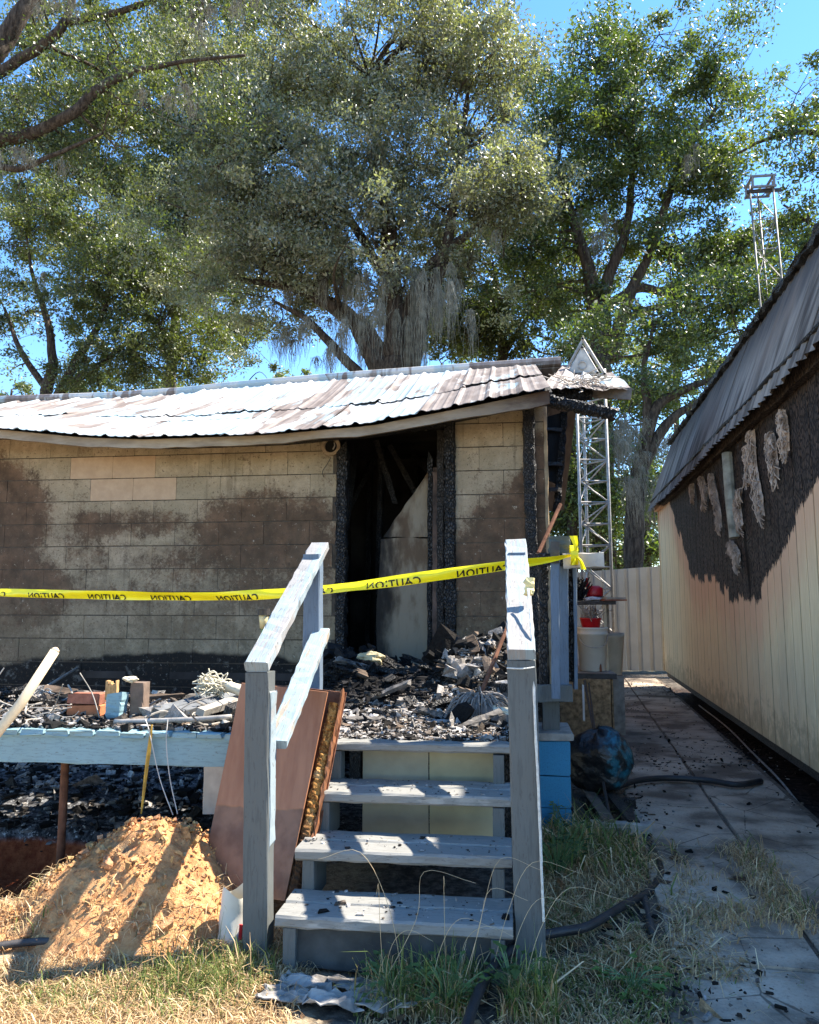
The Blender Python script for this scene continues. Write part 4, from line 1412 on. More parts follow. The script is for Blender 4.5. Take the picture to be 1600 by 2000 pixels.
ash = Acc()
gx_, gy_ = np.meshgrid(np.linspace(-1.42, .10, 90), np.linspace(3.80, 6.5, 130))
gz_ = .688 + pile_h(gx_, gy_) + .012 * fbm(gx_ * 20, gy_ * 20, 3) + .012 * sstep(3.8, 4.2, gy_)
m = MT('ash_layer', .95, .12)
n2 = m.noise(30, 7, .75)
c = m.mix(m.smooth(n2, .35, .6), (.02, .018, .017), (.17, .145, .12))
c = m.mix(m.smooth(m.noise(48, 6, .75), .56, .63), c, (.46, .42, .37))
c = m.mix(m.smooth(m.math('ADD', m.sep(m.pos)[1], m.math('ADD', m.math('MULTIPLY', m.noise(2.5, 4), .6), m.math('MULTIPLY', m.sep(m.pos)[0], -.55))), 5.35, 5.75), c, (.012, .011, .010))
m.col(c); m.bump(n2, 1.0, .02)
M['ash'] = m.m
heap = thing('landing_debris', 'heap of ash and burnt scraps spread over the landing before the doorway', 'debris', (-.6, 4.8, .69))
build('ash_layer', grid(np.stack([gx_, gy_, gz_], -1), None, .03), M['ash'], heap, smooth=True)
n = 11000
x_, y_ = rng.uniform(-1.30, .06, n), 3.74 + 2.5 * rng.random(n) ** 1.1
z_ = .70 + pile_h(x_, y_) + .008
sz = np.exp(rng.normal(-4.0, .55, n)) * (.8 + .5 * sstep(3.9, 5.2, y_))
cl = debris_cols(n)
dk = rng.random(n) < np.where(x_ < -.42, sstep(4.55, 4.95, y_), sstep(5.2, 5.8, y_)) * .93 + .06
cl[dk] = np.array([.014, .013, .013]) * rng.uniform(.6, 2.5, (dk.sum(), 1))
build('burnt_scraps', shards(np.stack([x_, y_, z_], -1), sz, cl, .3, .7), M['vcol'], heap, kind='stuff')
n = 150
x_ = np.concatenate([rng.normal(-.10, .2, n), rng.normal(-1.15, .25, 70)]); y_ = np.concatenate([rng.normal(5.3, .35, n), rng.normal(5.7, .3, 70)])
ok = (x_ > -1.4) & (x_ < .12) & (y_ > 4.4) & (y_ < 6.25)
x_, y_ = x_[ok], y_[ok]
z_ = .71 + pile_h(x_, y_) + rng.uniform(0, .05, len(x_))
cl = debris_cols(len(x_), (.10, .16, .42, .16, .1, .03, .06, .02)); cl[x_ < -.7] = np.array([.02, .02, .021])
build('charred_chunks', shards(np.stack([x_, y_, z_], -1), np.exp(rng.normal(-2.75, .45, len(x_))), cl, .45, 2.0), M['vcol'], heap, kind='stuff')

CB = [M['char'], M['char_fine'], simple('ashy_burnt_wood', (.11, .10, .09), .9, .8, 16, .2, .8, 0, 40), M['char'], simple('half_burnt_wood', (.085, .06, .042), .85, .8, 9, .2, .6)]
for i in range(34):
    if i < 20:
        q = np.array([rng.uniform(-1.3, -.02), rng.uniform(4.7, 6.1), 0])
    else:
        q = np.array([rng.uniform(-1.2, 0), rng.uniform(3.95, 4.8), 0])
    L = rng.uniform(.12, .55) * (1 if i < 20 else .45); a_ = rng.uniform(0, math.pi)
    d_ = np.array([math.cos(a_), math.sin(a_), rng.normal(.05, .25)]); d_ = nrm(d_) * L / 2
    z0_ = .705 + pile_h(q[0], q[1]) + abs(d_[2]) * .8 + .012
    p0_, p1_ = q + (0, 0, z0_) - d_, q + (0, 0, z0_) + d_
    p0_[0], p1_[0] = np.clip([p0_[0], p1_[0]], -1.38, .06); p0_[1], p1_[1] = np.clip([p0_[1], p1_[1]], 3.8, 6.25)
    build('charred_stick', plank(p0_, p1_, rng.uniform(.02, .075), rng.uniform(.012, .035), (rng.normal(0, .4), rng.normal(0, .4), 1), 10, .004, .004, .015, .015), CB[rng.integers(5)], heap)
dd = thing('deck_debris', 'burnt scraps, twigs and ash lying along the left part of the deck', 'debris', (-2.7, 4.6, .725))
n = 7000
x_, y_ = rng.uniform(-4.3, -1.35, n), 3.72 + 1.22 * rng.random(n) ** 1.2
z_ = .735 + .05 * np.abs(fbm(x_ * 3, y_ * 3, 3)) * sstep(3.8, 4.6, y_)
build('burnt_scraps', shards(np.stack([x_, y_, z_], -1), np.exp(rng.normal(-3.95, .6, n)), debris_cols(n, (.10, .15, .34, .18, .14, .03, .06, .02)), .5, 1.0), M['vcol'], dd, kind='stuff')
for i in range(22):
    q = np.array([rng.uniform(-4.0, -1.6), rng.uniform(4.1, 4.8), .745 + rng.uniform(0, .04)])
    L = rng.uniform(.15, .7); a_ = rng.normal(.2, .6)
    d_ = np.array([math.cos(a_), math.sin(a_), rng.normal(0, .10)]) * L / 2
    build('charred_stick', plank(q - d_, q + d_, rng.uniform(.02, .08), rng.uniform(.012, .035), (rng.normal(0, .4), rng.normal(0, .4), 1), 10, .004, .004, .015, .015), CB[rng.integers(5)], dd)
g = Acc()
for i in range(110):
    b0 = np.array([rng.uniform(-3.4, -1.4), rng.uniform(3.85, 4.5), .745])
    L = rng.uniform(.08, .3); a_ = rng.uniform(0, 6.28); el = abs(rng.normal(.2, .35))
    d_ = np.array([math.cos(a_) * math.cos(el), math.sin(a_) * math.cos(el), math.sin(el)]) * L
    tube(smoothline([b0, b0 + d_ * .5 + rng.normal(0, .02, 3), b0 + d_], 4), rng.uniform(.002, .006), 5, g)
build('twigs', g, M['oldwood'], dd, kind='stuff')
ud = Acc(); n = 2600
x_, y_ = rng.uniform(-4.6, -1.2, n), rng.uniform(4.4, 6.3, n)
shards(np.stack([x_, y_, hgt(x_, y_) + .01], -1), np.exp(rng.normal(-3.7, .6, n)), debris_cols(n, (.10, .16, .45, .1, .05, .04, .02, .02)), .4, .8, ud)
tag(build('underdeck_rubble', ud, M['vcol']), 'ash and scraps on the ground underneath the deck', 'rubble', kind='stuff')
build_bits = Acc(); n = 520
k_ = rng.integers(0, 3, n)
x_ = rng.uniform(-.87, -.02, n); y_ = np.array([f[0] for f in fronts])[k_] + rng.uniform(.02, .26, n)
z_ = np.array([f[1] for f in fronts])[k_] + .004
tag(build('tread_grit', shards(np.stack([x_, y_, z_], -1), np.exp(rng.normal(-5.35, .7, n)), debris_cols(n, (.2, .25, .2, .15, .15, .05, .05, .02)), .3, .3, build_bits), M['vcol']), 'small ash flakes lying on the stair treads', 'ash flakes', kind='stuff')

# single finds on the deck
for (c_, z_, rz, lab) in (((-2.345, 4.02), .770, .0, 'lower bright orange brick of the two stacked on the deck'), ((-2.35, 4.02), .832, .02, 'upper sooty brick of the two stacked on the deck')):
    o_ = build('brick', box(c_[0] - .09, c_[0] + .10, c_[1], c_[1] + .1, z_ - .028, z_ + .028, ch=.004, jit=.003),
               M['brick'] if z_ > .8 else simple('orange_brick', (.42, .15, .065), .9, .3, 14), None, (c_[0], c_[1], z_ - .028))
    tag(o_, lab, 'brick', 'bricks on the deck')
sp = at(224, 1408, 3.98)
o_ = thing('broken_post_stub', 'short blue post stub with splintered top standing on the deck', 'post stub', (sp[0], 3.98, .725))
build('stub', plank((sp[0], 3.98, .72), (sp[0] + .012, 3.98, .86), .085, .08, (0, 1, 0), 10, .004, .002, 0, .02), M['blue'], o_)
for i in range(9):
    xx = sp[0] - .04 + i * .007
    build('splinter', plank((xx, 3.96, .84), (xx + .004, 3.955, .93 + rng.normal(0, .01)), .008, .03, (0, 1, 0), 3, .001, .001), simple('split_wood', (.42, .25, .11), .8, .3, 20) if i == 0 else bpy.data.materials['split_wood'], o_)
build('backing_board', plank((sp[0] + .10, 4.06, .72), (sp[0] + .10, 4.06, .925), .075, .08, (0, 1, 0), 5, .004, .002), simple('brown_stub_board', (.17, .12, .09), .85, .3, 14), o_)
tag(build('stone_chip', lump((sp[0] + .06, 4.02, .945), .03, (1.4, 1, .6), 9), M['foam']), 'pale stone lying on top of the broken blue post stub', 'stone')
tag(build('metal_pipe', tube(smoothline([at(224, 1410, 3.80), at(300, 1408, 3.80), at(380, 1405, 3.80), at(452, 1400, 3.82)], 5), .0135, 9), M['steel'], None, at(224, 1410, 3.8), True), 'grey metal pipe lying along the front edge of the deck', 'pipe')
for i, (x_, y_, c_) in enumerate(((305, 1392, 0), (349, 1392, 0), (390, 1392, 1), (445, 1388, 2))):
    q = at(x_, y_, 3.90)
    lab = ['first grey baluster end from the blue post stub on the deck', 'second grey baluster end from the blue post stub on the deck', 'pinkish broken baluster end behind the metal pipe', 'dark baluster end nearest the brown panel on the deck'][i]
    o_ = build('baluster', plank(q + (0, 0, 0), q + (.10, .75, .02), .048, .042, (.4, 0, 1), 8, .004, .002, .0, .02), [simple('grey_baluster', (.11, .115, .12), .8, .4, 14), M['oldwood'], M['char_fine']][c_], None, tuple(q))
    tag(o_, lab, 'baluster', 'burnt balusters lying on the deck')
g = Acc()
q0 = at(415, 1338, 4.3)
for i in range(70):
    a_ = rng.uniform(-1.2, 1.2)
    tube(smoothline([q0 + (.06 + rng.normal(0, .02), rng.normal(0, .03), -.02 + rng.normal(0, .02)), q0 + rng.normal(0, .04, 3), q0 + (-.06 + rng.normal(0, .02), rng.normal(0, .04), .03 * math.sin(a_) + rng.normal(0, .03))], 4), .0035, 4, g)
pw = thing('frayed_root', 'pale frayed root lying on the deck behind the brown panel', 'root', tuple(q0 + (.1, 0, -.1)))
build('frayed_end', g, M['foam'], pw, kind='stuff')
build('stem', tube(smoothline([q0 + (.03, 0, .02), q0 + (.10, .0, -.005), q0 + (.22, .02, -.05), q0 + (.3, .05, -.10)], 6), [.02] * 6 + [.03] * 6 + [.028] * 7, 9, rough=.08), M['foam'], pw, smooth=True)
tag(build('burnt_stick', tube([at(60, 1360, 4.6), at(150, 1305, 6.3)], .011, 7), M['oldwood'], None, at(60, 1360, 4.6)), 'thin grey stick leaning from the deck to the block wall', 'stick')
fs = Acc()
c_ = at(88, 1370, 4.7)
UU, VV = np.meshgrid(np.linspace(-1, 1, 9), np.linspace(0, 1, 9))
grid(np.stack([c_[0] + UU * (.05 + .05 * (1 - VV)), c_[1] + .05 * fbm(UU * 3, VV * 3), c_[2] - .03 + VV * .10 + .02 * fbm(UU * 5, VV * 5)], -1), fs, .004, (0, 1, 0))
tag(build('crumpled_foil', fs, simple('blue_grey_foil', (.30, .34, .38), .35, .4, 20, .5, .5), None, tuple(c_ - (0, 0, .03))), 'crumpled blue-grey plastic scrap at the foot of the thin stick', 'scrap')

hd = thing('wooden_pole', 'long pale wooden tool handle leaning in from the left edge of the deck', 'pole', (-2.55, 2.9, 0))
build('shaft', tube([(-2.62, 2.72, .02), at(40, 1375, 2.95), at(107, 1272, 3.05)], [.021, .021, .020], 10), M['palewood'], hd, smooth=True)
build('rounded_end', tube([at(107, 1272, 3.05), at(109, 1268, 3.052), at(110.5, 1265, 3.055)], [.0195, .016, .006], 10), M['palewood'], hd, smooth=True)

sl = at(515, 1200, 4.75)
so = thing('solar_light', 'small garden solar light with a dark cap behind the left handrail', 'garden light', (sl[0], 4.75, .725))
tube([(sl[0], 4.75, sl[2] + .035), (sl[0], 4.75, sl[2] - .005)], .038, 14, g := Acc())
build('cap', g, M['darksteel'], so)
build('lens', tube([(sl[0], 4.75, sl[2] - .006), (sl[0], 4.75, sl[2] - .05), (sl[0] - .004, 4.75, sl[2] - .09)], [.032, .026, .018], 12), simple('amber_lens', (.62, .50, .26), .35, .2, 10, .5, .0), so, smooth=True)
build('stake', tube([(sl[0] - .004, 4.75, sl[2] - .09), (sl[0] - .02, 4.75, .72)], .011, 8), simple('green_stake', (.10, .17, .07), .5, .3, 12), so)

# mop, boards and odd pieces on the landing
mp = at(935, 1366, 4.42)
mop = thing('string_mop', 'string mop with a dark handle standing in the debris on the landing', 'mop', tuple(mp - (0, 0, .05)))
build('handle', tube([mp, at(985, 1240, 4.75), at(1010, 1175, 4.9)], .0125, 8), M['rustpost'], mop)
g = Acc()
for i in range(130):
    a_ = rng.uniform(-2.9, .35); L = rng.uniform(.10, .24)
    d_ = np.array([math.cos(a_), math.sin(a_) * .7, 0]) * L
    s0 = mp + rng.normal(0, .012, 3)
    tube(smoothline([s0, s0 + d_ * .45 + (0, 0, .015 + rng.normal(0, .012)), s0 + d_ * .8 + (0, 0, -.02 + rng.normal(0, .01)), np.array([s0[0] + d_[0], s0[1] + d_[1], .71 + pile_h(s0[0] + d_[0], s0[1] + d_[1]) + rng.uniform(0, .03)])], 4), .0042, 5, g)
build('yarn', g, M['mopyarn'], mop, kind='stuff')
tag(build('foam_chunk', lump(at(724, 1286, 5.55), .085, (1.2, .8, .55), 3), simple('yellow_foam', (.42, .36, .22), .95, .3, 12, .1, .8, 0, 40)), 'pale yellow foam chunk on the dark heap in the doorway', 'foam')
tag(build('burnt_branch', tube(smoothline([at(868, 1290, 5.2), at(905, 1262, 5.3), at(935, 1252, 5.35), at(975, 1243, 5.4)], 6), [.018] * 6 + [.024] * 6 + [.02] * 7, 8, rough=.25), charred('charred_bark', (.012, .011, .01), (.30, .28, .26), 30, (1, 1, 1)), None, at(868, 1290, 5.2)), 'ashy charred branch lying over the heap right of the doorway', 'branch')
tag(build('grey_cloth', tube(smoothline([at(878, 1288, 5.0), at(895, 1300, 4.95), at(912, 1325, 4.9), at(916, 1345, 4.85)], 5), [.03] * 5 + [.055] * 5 + [.035] * 6, 9, rough=.15), M['mopyarn'], None, at(916, 1345, 4.85)), 'twisted grey cloth hanging down the debris heap beside the mop', 'cloth')
tag(build('charred_board', plank(at(950, 1338, 4.85), at(1000, 1346, 4.7), .03, .05, (0, 0, 1), 10, .004, .003), M['char_fine'], None, at(950, 1345, 4.85)), 'charred board lying behind the mop head', 'board')
tag(build('foam_pad', lump(at(972, 1394, 4.35), .085, (1.3, .9, .45), 5), M['foam']), 'pale foam pad lying right of the mop head', 'foam')

# hanging strap and wires at the deck edge
hs = thing('hanging_strap', 'scorched yellow strap hanging off the blue deck fascia', 'strap', tuple(at(280, 1585, 3.62)))
pts_ = smoothline([at(297, 1415, 3.66), at(293, 1450, 3.655), at(284, 1520, 3.65), at(276, 1590, 3.64)], 6); wd = np.interp(np.arange(len(pts_)), [0, 8, 14, len(pts_)], [.004, .011, .008, .003])
build('ribbon', grid(np.stack([pts_ - np.array([1, 0, 0]) * wd[:, None], pts_ + np.array([0, -.004, 0]), pts_ + np.array([1, 0, 0]) * wd[:, None]])), simple('scorched_yellow', (.42, .24, .035), .6, .7, 14), hs)
for i, pth in enumerate(([(284, 1405, 3.68), (292, 1430, 3.655), (312, 1520, 3.65), (338, 1592, 3.63)], [(328, 1405, 3.68), (325, 1450, 3.655), (332, 1520, 3.65), (347, 1590, 3.63)])):
    tag(build('loose_wire', tube(smoothline([at(*p) for p in pth], 7), .0026, 5), M['wire'], None, at(*pth[-1])), ['pale wire hanging nearest the yellow strap below the deck', 'pale wire hanging farther right of the yellow strap'][i], 'wire')

# ------------------------------------------------------------------ path side: platform, shelf, bucket, tools
pf = thing('side_platform', 'low platform faced with strand board along the house side', 'platform', (.75, 7.6, 0))
build('face_board', plank((.46, 7.30, .33), (.92, 7.30, .33), .015, .64, (0, 0, 1), 6), M['osb'], pf)
build('top_frame', plank((.44, 7.33, .675), (.98, 7.33, .675), .06, .045, (0, 0, 1), 6), M['darksteel'], pf)
build('platform_top', box(.44, .98, 7.37, 9.2, .66, .695, seg=4), M['oldwood'], pf)
build('side_board', plank((.94, 7.32, .33), (.94, 9.2, .33), .015, .64, (0, 0, 1), 6), M['osb'], pf)
bk = thing('white_bucket', 'white plastic bucket on the side platform below the shelf', 'bucket', (.80, 7.62, .70))
prof_ = [(.118, .0), (.122, .01), (.145, .34), (.152, .345), (.152, .36), (.147, .362), (.149, .395), (.153, .40), (.150, .415), (.143, .415), (.138, .38), (.115, .02)]
th = np.linspace(0, 2 * math.pi, 33)
build('body', grid(np.array([[(.80 + r_ * math.cos(t), 7.62 + r_ * math.sin(t), .70 + z_) for t in th] for r_, z_ in prof_])), M['white_plastic'], bk, smooth=True)
build('handle', tube(smoothline([(.65, 7.60, 1.05), (.70, 7.44, .96), (.80, 7.40, .93), (.90, 7.44, .96), (.95, 7.60, 1.05)], 6), .004, 6), M['steel'], bk)
rb = thing('red_tub', 'red plastic tub with dried plants sitting in the white bucket', 'tub', (.79, 7.62, 1.09))
prof_ = [(.075, .0), (.078, .005), (.10, .11), (.106, .115), (.104, .125), (.092, .12), (.07, .02)]
build('body', grid(np.array([[(.79 + r_ * math.cos(t), 7.62 + r_ * math.sin(t), 1.08 + z_) for t in th] for r_, z_ in prof_])), M['red_plastic'], rb, smooth=True)
g = Acc()
for i in range(60):
    b0 = np.array([.79 + rng.normal(0, .03), 7.62 + rng.normal(0, .03), 1.17]); e_ = b0 + np.array([rng.normal(0, .05), rng.normal(0, .05), rng.uniform(.05, .16)])
    tube(smoothline([b0, (b0 + e_) / 2 + rng.normal(0, .01, 3), e_], 3), .004, 4, g)
build('dried_plant', g, M['oldwood'], rb, kind='stuff')
b2 = thing('tan_bucket', 'tan bucket half hidden behind the white bucket', 'bucket', (1.02, 8.1, 0))
build('body', grid(np.array([[(1.02 + r_ * math.cos(t), 8.1 + r_ * math.sin(t), .62 + z_) for t in th] for r_, z_ in [(.12, 0), (.15, .36), (.156, .38), (.15, .42), (.14, .40), (.115, .02)]])), simple('tan_plastic', (.45, .38, .27), .5, .2, 6), b2, smooth=True)
build('stand', box(.9, 1.14, 7.98, 8.22, -.05, .615, seg=2), M['oldwood'], b2)
sf = thing('work_shelf', 'rough shelf with thin wooden legs beside the lattice tower', 'shelf', (.9, 7.9, 0))
build('shelf_top', plank((.60, 7.85, 1.345), (1.04, 7.85, 1.35), .40, .035, (0, 0, 1), 6), M['darksteel'], sf)
for x_, y_, mm in ((.93, 7.68, 'palewood'), (1.0, 8.02, 'oldwood'), (.64, 8.0, 'oldwood')):
    build('leg', plank((x_ + .03, y_, -.03), (x_, y_, 1.33), .03, .035, (0, 1, 0), 6), M[mm], sf)
build('slanted_stick', tube([(.86, 7.50, .70), (.84, 7.66, 1.3)], .011, 7), M['rustpost'], sf)
for i, (z_, mm, lab) in enumerate(((1.376, 'brick', 'orange board on the bottom of the small pile on the shelf'), (1.395, 'oldwood', 'grey board on top of the small pile on the shelf'))):
    o_ = build('board', plank((.90 + .02 * i, 7.70, z_), (1.12 - .01 * i, 7.76, z_), .20, .016, (0, 0, 1), 4), M[mm], None, (1.0, 7.72, z_ - .008))
    tag(o_, lab, 'board', 'boards piled on the shelf')
tag(build('white_rag', lump((.84, 7.75, 1.385), .08, (1.2, .9, .3), 4), simple('white_rag', (.55, .55, .56), .9, .2, 12)), 'white rag folded on the shelf', 'rag')
gc = thing('red_can', 'red plastic can standing on the shelf', 'can', (.86, 7.95, 1.365))
build('body', grid(np.array([[(.87 + r_ * math.cos(t), 7.95 + r_ * .7 * math.sin(t), 1.41 + z_) for t in th] for r_, z_ in [(.0, .0), (.08, .0), (.088, .02), (.085, .085), (.05, .11), (.0, .112)]])), M['red_plastic'], gc, smooth=True)
build('spout', tube(smoothline([(.81, 7.95, 1.50), (.80, 7.94, 1.54), (.795, 7.93, 1.60)], 4), [.022] * 4 + [.012] * 5, 8), M['red_plastic'], gc, smooth=True)
build('base', plank((.78, 7.95, 1.388), (.96, 7.95, 1.388), .13, .045, (0, 0, 1), 4), M['black_rubber'], gc)
g = Acc()
for i in range(240):
    b0 = np.array([.66 + rng.normal(0, .035), 7.85 + rng.normal(0, .04), 1.37]); e_ = b0 + np.array([rng.normal(0, .05), rng.normal(0, .05), rng.uniform(.08, .24)])
    tube([b0, e_], .006, 4, g)
tag(build('burnt_brush', g, M['char'], None, (.66, 7.85, 1.37)), 'black burnt brush clump at the left end of the shelf', 'brush', kind=None)

bg_ = thing('melted_bag', 'half-melted black and teal plastic bag on a pallet beside the blue pier', 'bag', (.60, 5.45, .1))
th2, ph2 = np.meshgrid(np.linspace(0, 2 * math.pi, 49), np.linspace(0, math.pi, 27))
rr = 1 + .30 * fbm(np.cos(th2) * 2 + 5, ph2 * 1.8 + np.sin(th2), 4) + .07 * np.abs(vn(th2 * 4 + ph2 * 2, ph2 * 5)) - .05 * np.abs(fbm(np.cos(th2) * 6, ph2 * 6, 2))
build('skin', grid(np.stack([.60 + .215 * rr * np.sin(ph2) * np.cos(th2), 5.45 + .19 * rr * np.sin(ph2) * np.sin(th2), .29 + .21 * rr * np.cos(ph2)], -1)), M['teal_plastic'], bg_, smooth=True)
pl = thing('wooden_pallet', 'broken weathered pallet lying in the grass beside the walkway', 'pallet', (.62, 5.0, 0))
for y_ in (4.72, 5.28):
    q = at(1192, 1594, 4.72) if y_ < 5 else None
    build('bearer', plank((.36, y_ + .02, .055), (.80, y_ - .02, .06), .07, .07, (0, 0, 1), 8, .008, .004), M['oldwood'] if y_ < 5 else M['char_fine'], pl)
for x_ in (.42, .56, .70):
    build('slat', plank((x_, 4.7, .10), (x_ - .06, 5.55, .10), .07, .018, (0, 0, 1), 8, .003, .002), M['char_fine'] if x_ != .56 else simple('brown_slat', (.13, .095, .07), .85, .4, 12), pl)
for i, (a_, b_, r_, lab) in enumerate((((1142, 1330, 7.1), (1192, 1600, 4.85), .010, 'long black rod leaning over the melted bag'), ((1150, 1335, 7.15), (1168, 1465, 5.6), .007, 'shorter black rod behind the long rod'))):
    tag(build('metal_rod', tube([at(*a_), at(*b_)], r_, 7), M['darksteel'], None, at(*b_)), lab, 'rod')
tag(build('white_gauge', plank(at(1141, 1408, 6.6), at(1139, 1338, 7.0), .018, .01, (0, 1, 0), 4, .002), M['white_plastic'], None, at(1141, 1408, 6.6)), 'white strip fixed on the long black rod', 'strip')

# hoses
HOSE = np.zeros((0, 3))


def hose(name, pxs, r_, lab, cat, mat='black_rubber', z=.03):
    P = smoothline([np.append(gd(x, y, z)[:2], z + dz) for x, y, dz in pxs], 9)
    P[:, 2] = np.maximum(P[:, 2], hgt(P[:, 0], P[:, 1]) + r_ * .8)
    global HOSE
    HOSE = np.vstack([HOSE, P])
    tag(build(name, tube(P, r_, 10, rough=.02), M[mat], None, P[0], True), lab, cat)


hose('garden_hose', [(1195, 1548, .02), (1240, 1534, .03), (1300, 1528, .03), (1380, 1532, .03), (1440, 1541, .03), (1487, 1531, .02)], .021, 'black hose lying across the concrete slabs', 'hose', z=.04)
hose('garden_hose', [(1225, 1560, 0), (1245, 1615, 0), (1275, 1660, 0), (1291, 1705, 0), (1268, 1742, 0), (1215, 1785, .03), (1150, 1832, .045), (1090, 1850, .055), (1030, 1868, .06), (975, 1912, .06), (940, 1965, .06), (915, 2030, .05), (890, 2120, .03)], .018, 'long black hose snaking through the grass to the bottom edge', 'hose')
hose('hose_stub', [(1258, 1752, 0), (1266, 1785, 0), (1275, 1828, 0)], .016, 'short dark hose piece at the edge of the slabs', 'hose', 'darksteel')
hose('plastic_pipe', [(-60, 1856, 0), (40, 1842, 0), (110, 1838, 0), (172, 1837, 0)], .014, 'dark plastic pipe lying in the dry grass at left', 'pipe', 'darksteel')
hose('conduit', [(1366, 1378, 0), (1420, 1420, 0), (1470, 1470, 0), (1520, 1520, 0), (1560, 1570, 0)], .009, 'thin grey conduit along the foot of the shed', 'conduit', 'oldwood', .0)

# white bag and stick at the left post
wb = thing('torn_white_bag', 'torn white plastic bag against the foot of the left stair post', 'bag', (-1.14, 3.12, 0))
UU, VV = np.meshgrid(np.linspace(0, 2 * math.pi, 25), np.linspace(0, 1, 9))
rr = .065 * (1 + .25 * fbm(np.cos(UU) + 2, VV * 3 + np.sin(UU))) * (1.1 - .35 * VV)
build('skin', grid(np.stack([-1.125 + rr * np.cos(UU), 3.14 + rr * np.sin(UU), -.01 + .21 * VV + .02 * np.sin(UU * 2)], -1)), M['white_plastic'], wb, smooth=True)
build('red_mark', plank((-1.083, 3.085, .03), (-1.080, 3.085, .09), .014, .004, (0, 1, 0), 2), M['red_plastic'], wb)
tag(build('grey_log', tube(smoothline([gd(375, 1772, .08), gd(410, 1768, .08), gd(455, 1760, .08)], 5), .022, 9, rough=.1), M['oldwood'], None, gd(375, 1772, .08), True), 'short grey log at the right foot of the dirt mound', 'log')
tag(build('grey_stone', lump(gd(415, 1800, .03), .045, (1, 1, .9), 7, .15), simple('grey_stone', (.27, .25, .25), .85, .3, 20), smooth=True), 'rounded grey stone below the short log', 'stone')
g = Acc()
for i in range(5):
    c_ = gd(*[(600, 1925), (650, 1955), (560, 1945), (700, 1930), (770, 1960)][i], .02)
    n_ = 9; UU, VV = np.meshgrid(np.linspace(-1, 1, n_), np.linspace(-1, 1, n_))
    rag = 1 + .5 * fbm(UU * 2 + i * 3, VV * 2, 3)
    grid(np.stack([c_[0] + UU * rag * .10, c_[1] + VV * rag * .05, .035 + .03 * fbm(UU * 3 + i, VV * 3, 3) + np.zeros_like(UU)], -1), g, .004)
M['paper'] = simple('ashy_paper', (.27, .25, .225), .9, .75, 9, .1, .8, 0, 30)
tag(build('torn_insulation', g, M['paper']), 'torn pale scraps of insulation on the ground before the steps', 'scraps', kind='stuff')

# ------------------------------------------------------------------ litter and grass
n = 15000
t_ = rng.uniform(1.0, 9.6, n) ** 1.0
x_ = rng.uniform(.35, 2.45, n); y_ = 2.7 + (t_ - 1) * 1.2
dens = np.where(np.abs(x_ - (1.262 + (y_ - 4.5) * .077)) > .45, 1.0, .30)
ok = rng.random(n) < dens * (1.4 * sstep(-.25, .35, fbm(x_ * 1.6, y_ * 1.3, 3)) + .08)
x_, y_ = x_[ok], y_[ok]
inw = np.abs(x_ - (1.25 + (y_ - 4.5) * .077)) < .58
z_ = np.where(inw, .042, hgt(x_, y_) + .01)
cl = debris_cols(len(x_), (.05, .07, .42, .2, .14, .012, .12, .02))
tag(build('path_litter', shards(np.stack([x_, y_, z_], -1), np.minimum(np.exp(rng.normal(-4.5, .6, len(x_))), .03), cl, .35, .5), M['vcol']), 'charcoal bits and leaf litter over the side path', 'litter', kind='stuff')

m = MT('grass_blade', .6, .25)
att = m.attr()
m.col(att)
tr = m.node('ShaderNodeBsdfTranslucent'); m.set(tr.inputs[0], att)
ms = m.node('ShaderNodeMixShader'); ms.inputs[0].default_value = .3
m.nt.links.new(m.b.outputs[0], ms.inputs[1]); m.nt.links.new(tr.outputs[0], ms.inputs[2]); m.nt.links.new(ms.outputs[0], m.out.inputs[0])
M['grass'] = m.m
STRAW = np.array([(.66, .47, .25), (.55, .37, .18), (.74, .57, .34), (.43, .27, .125), (.30, .19, .10)])
GREEN = np.array([(.13, .17, .04), (.20, .24, .06), (.09, .13, .035), (.26, .27, .08)])


def blades(x, y, h, w, lean, cols, z=None, seg=3):
    n = len(x)
    z = hgt(x, y) if z is None else z
    az = rng.uniform(0, 2 * math.pi, n)
    d = np.stack([np.cos(az), np.sin(az), np.zeros(n)], -1)
    s = np.stack([-np.sin(az + rng.normal(0, .8, n)), np.cos(az), np.zeros(n)], -1)
    V = np.zeros((n, seg + 1, 2, 3))
    base = np.stack([x, y, z], -1)
    for k in range(seg + 1):
        f = k / seg
        bend = lean * f ** 1.7
        c = base + d * (h * np.sin(bend) * f)[:, None] + np.array([0, 0, 1.0]) * (h * np.cos(np.minimum(bend, 2.2)) * f)[:, None]
        c[:, 2] = np.maximum(c[:, 2], z + .004)
        ww = (w * (1 - f) ** .7 * .5 + .0003)[:, None]
        V[:, k, 0], V[:, k, 1] = c - s * ww, c + s * ww
    b = (np.arange(n) * (seg + 1) * 2)[:, None]
    Q = np.concatenate([b + np.array([2 * k, 2 * k + 1, 2 * k + 3, 2 * k + 2]) for k in range(seg)], 0)
    return V.reshape(-1, 3), Q, np.repeat(cols, (seg + 1) * 2, 0)


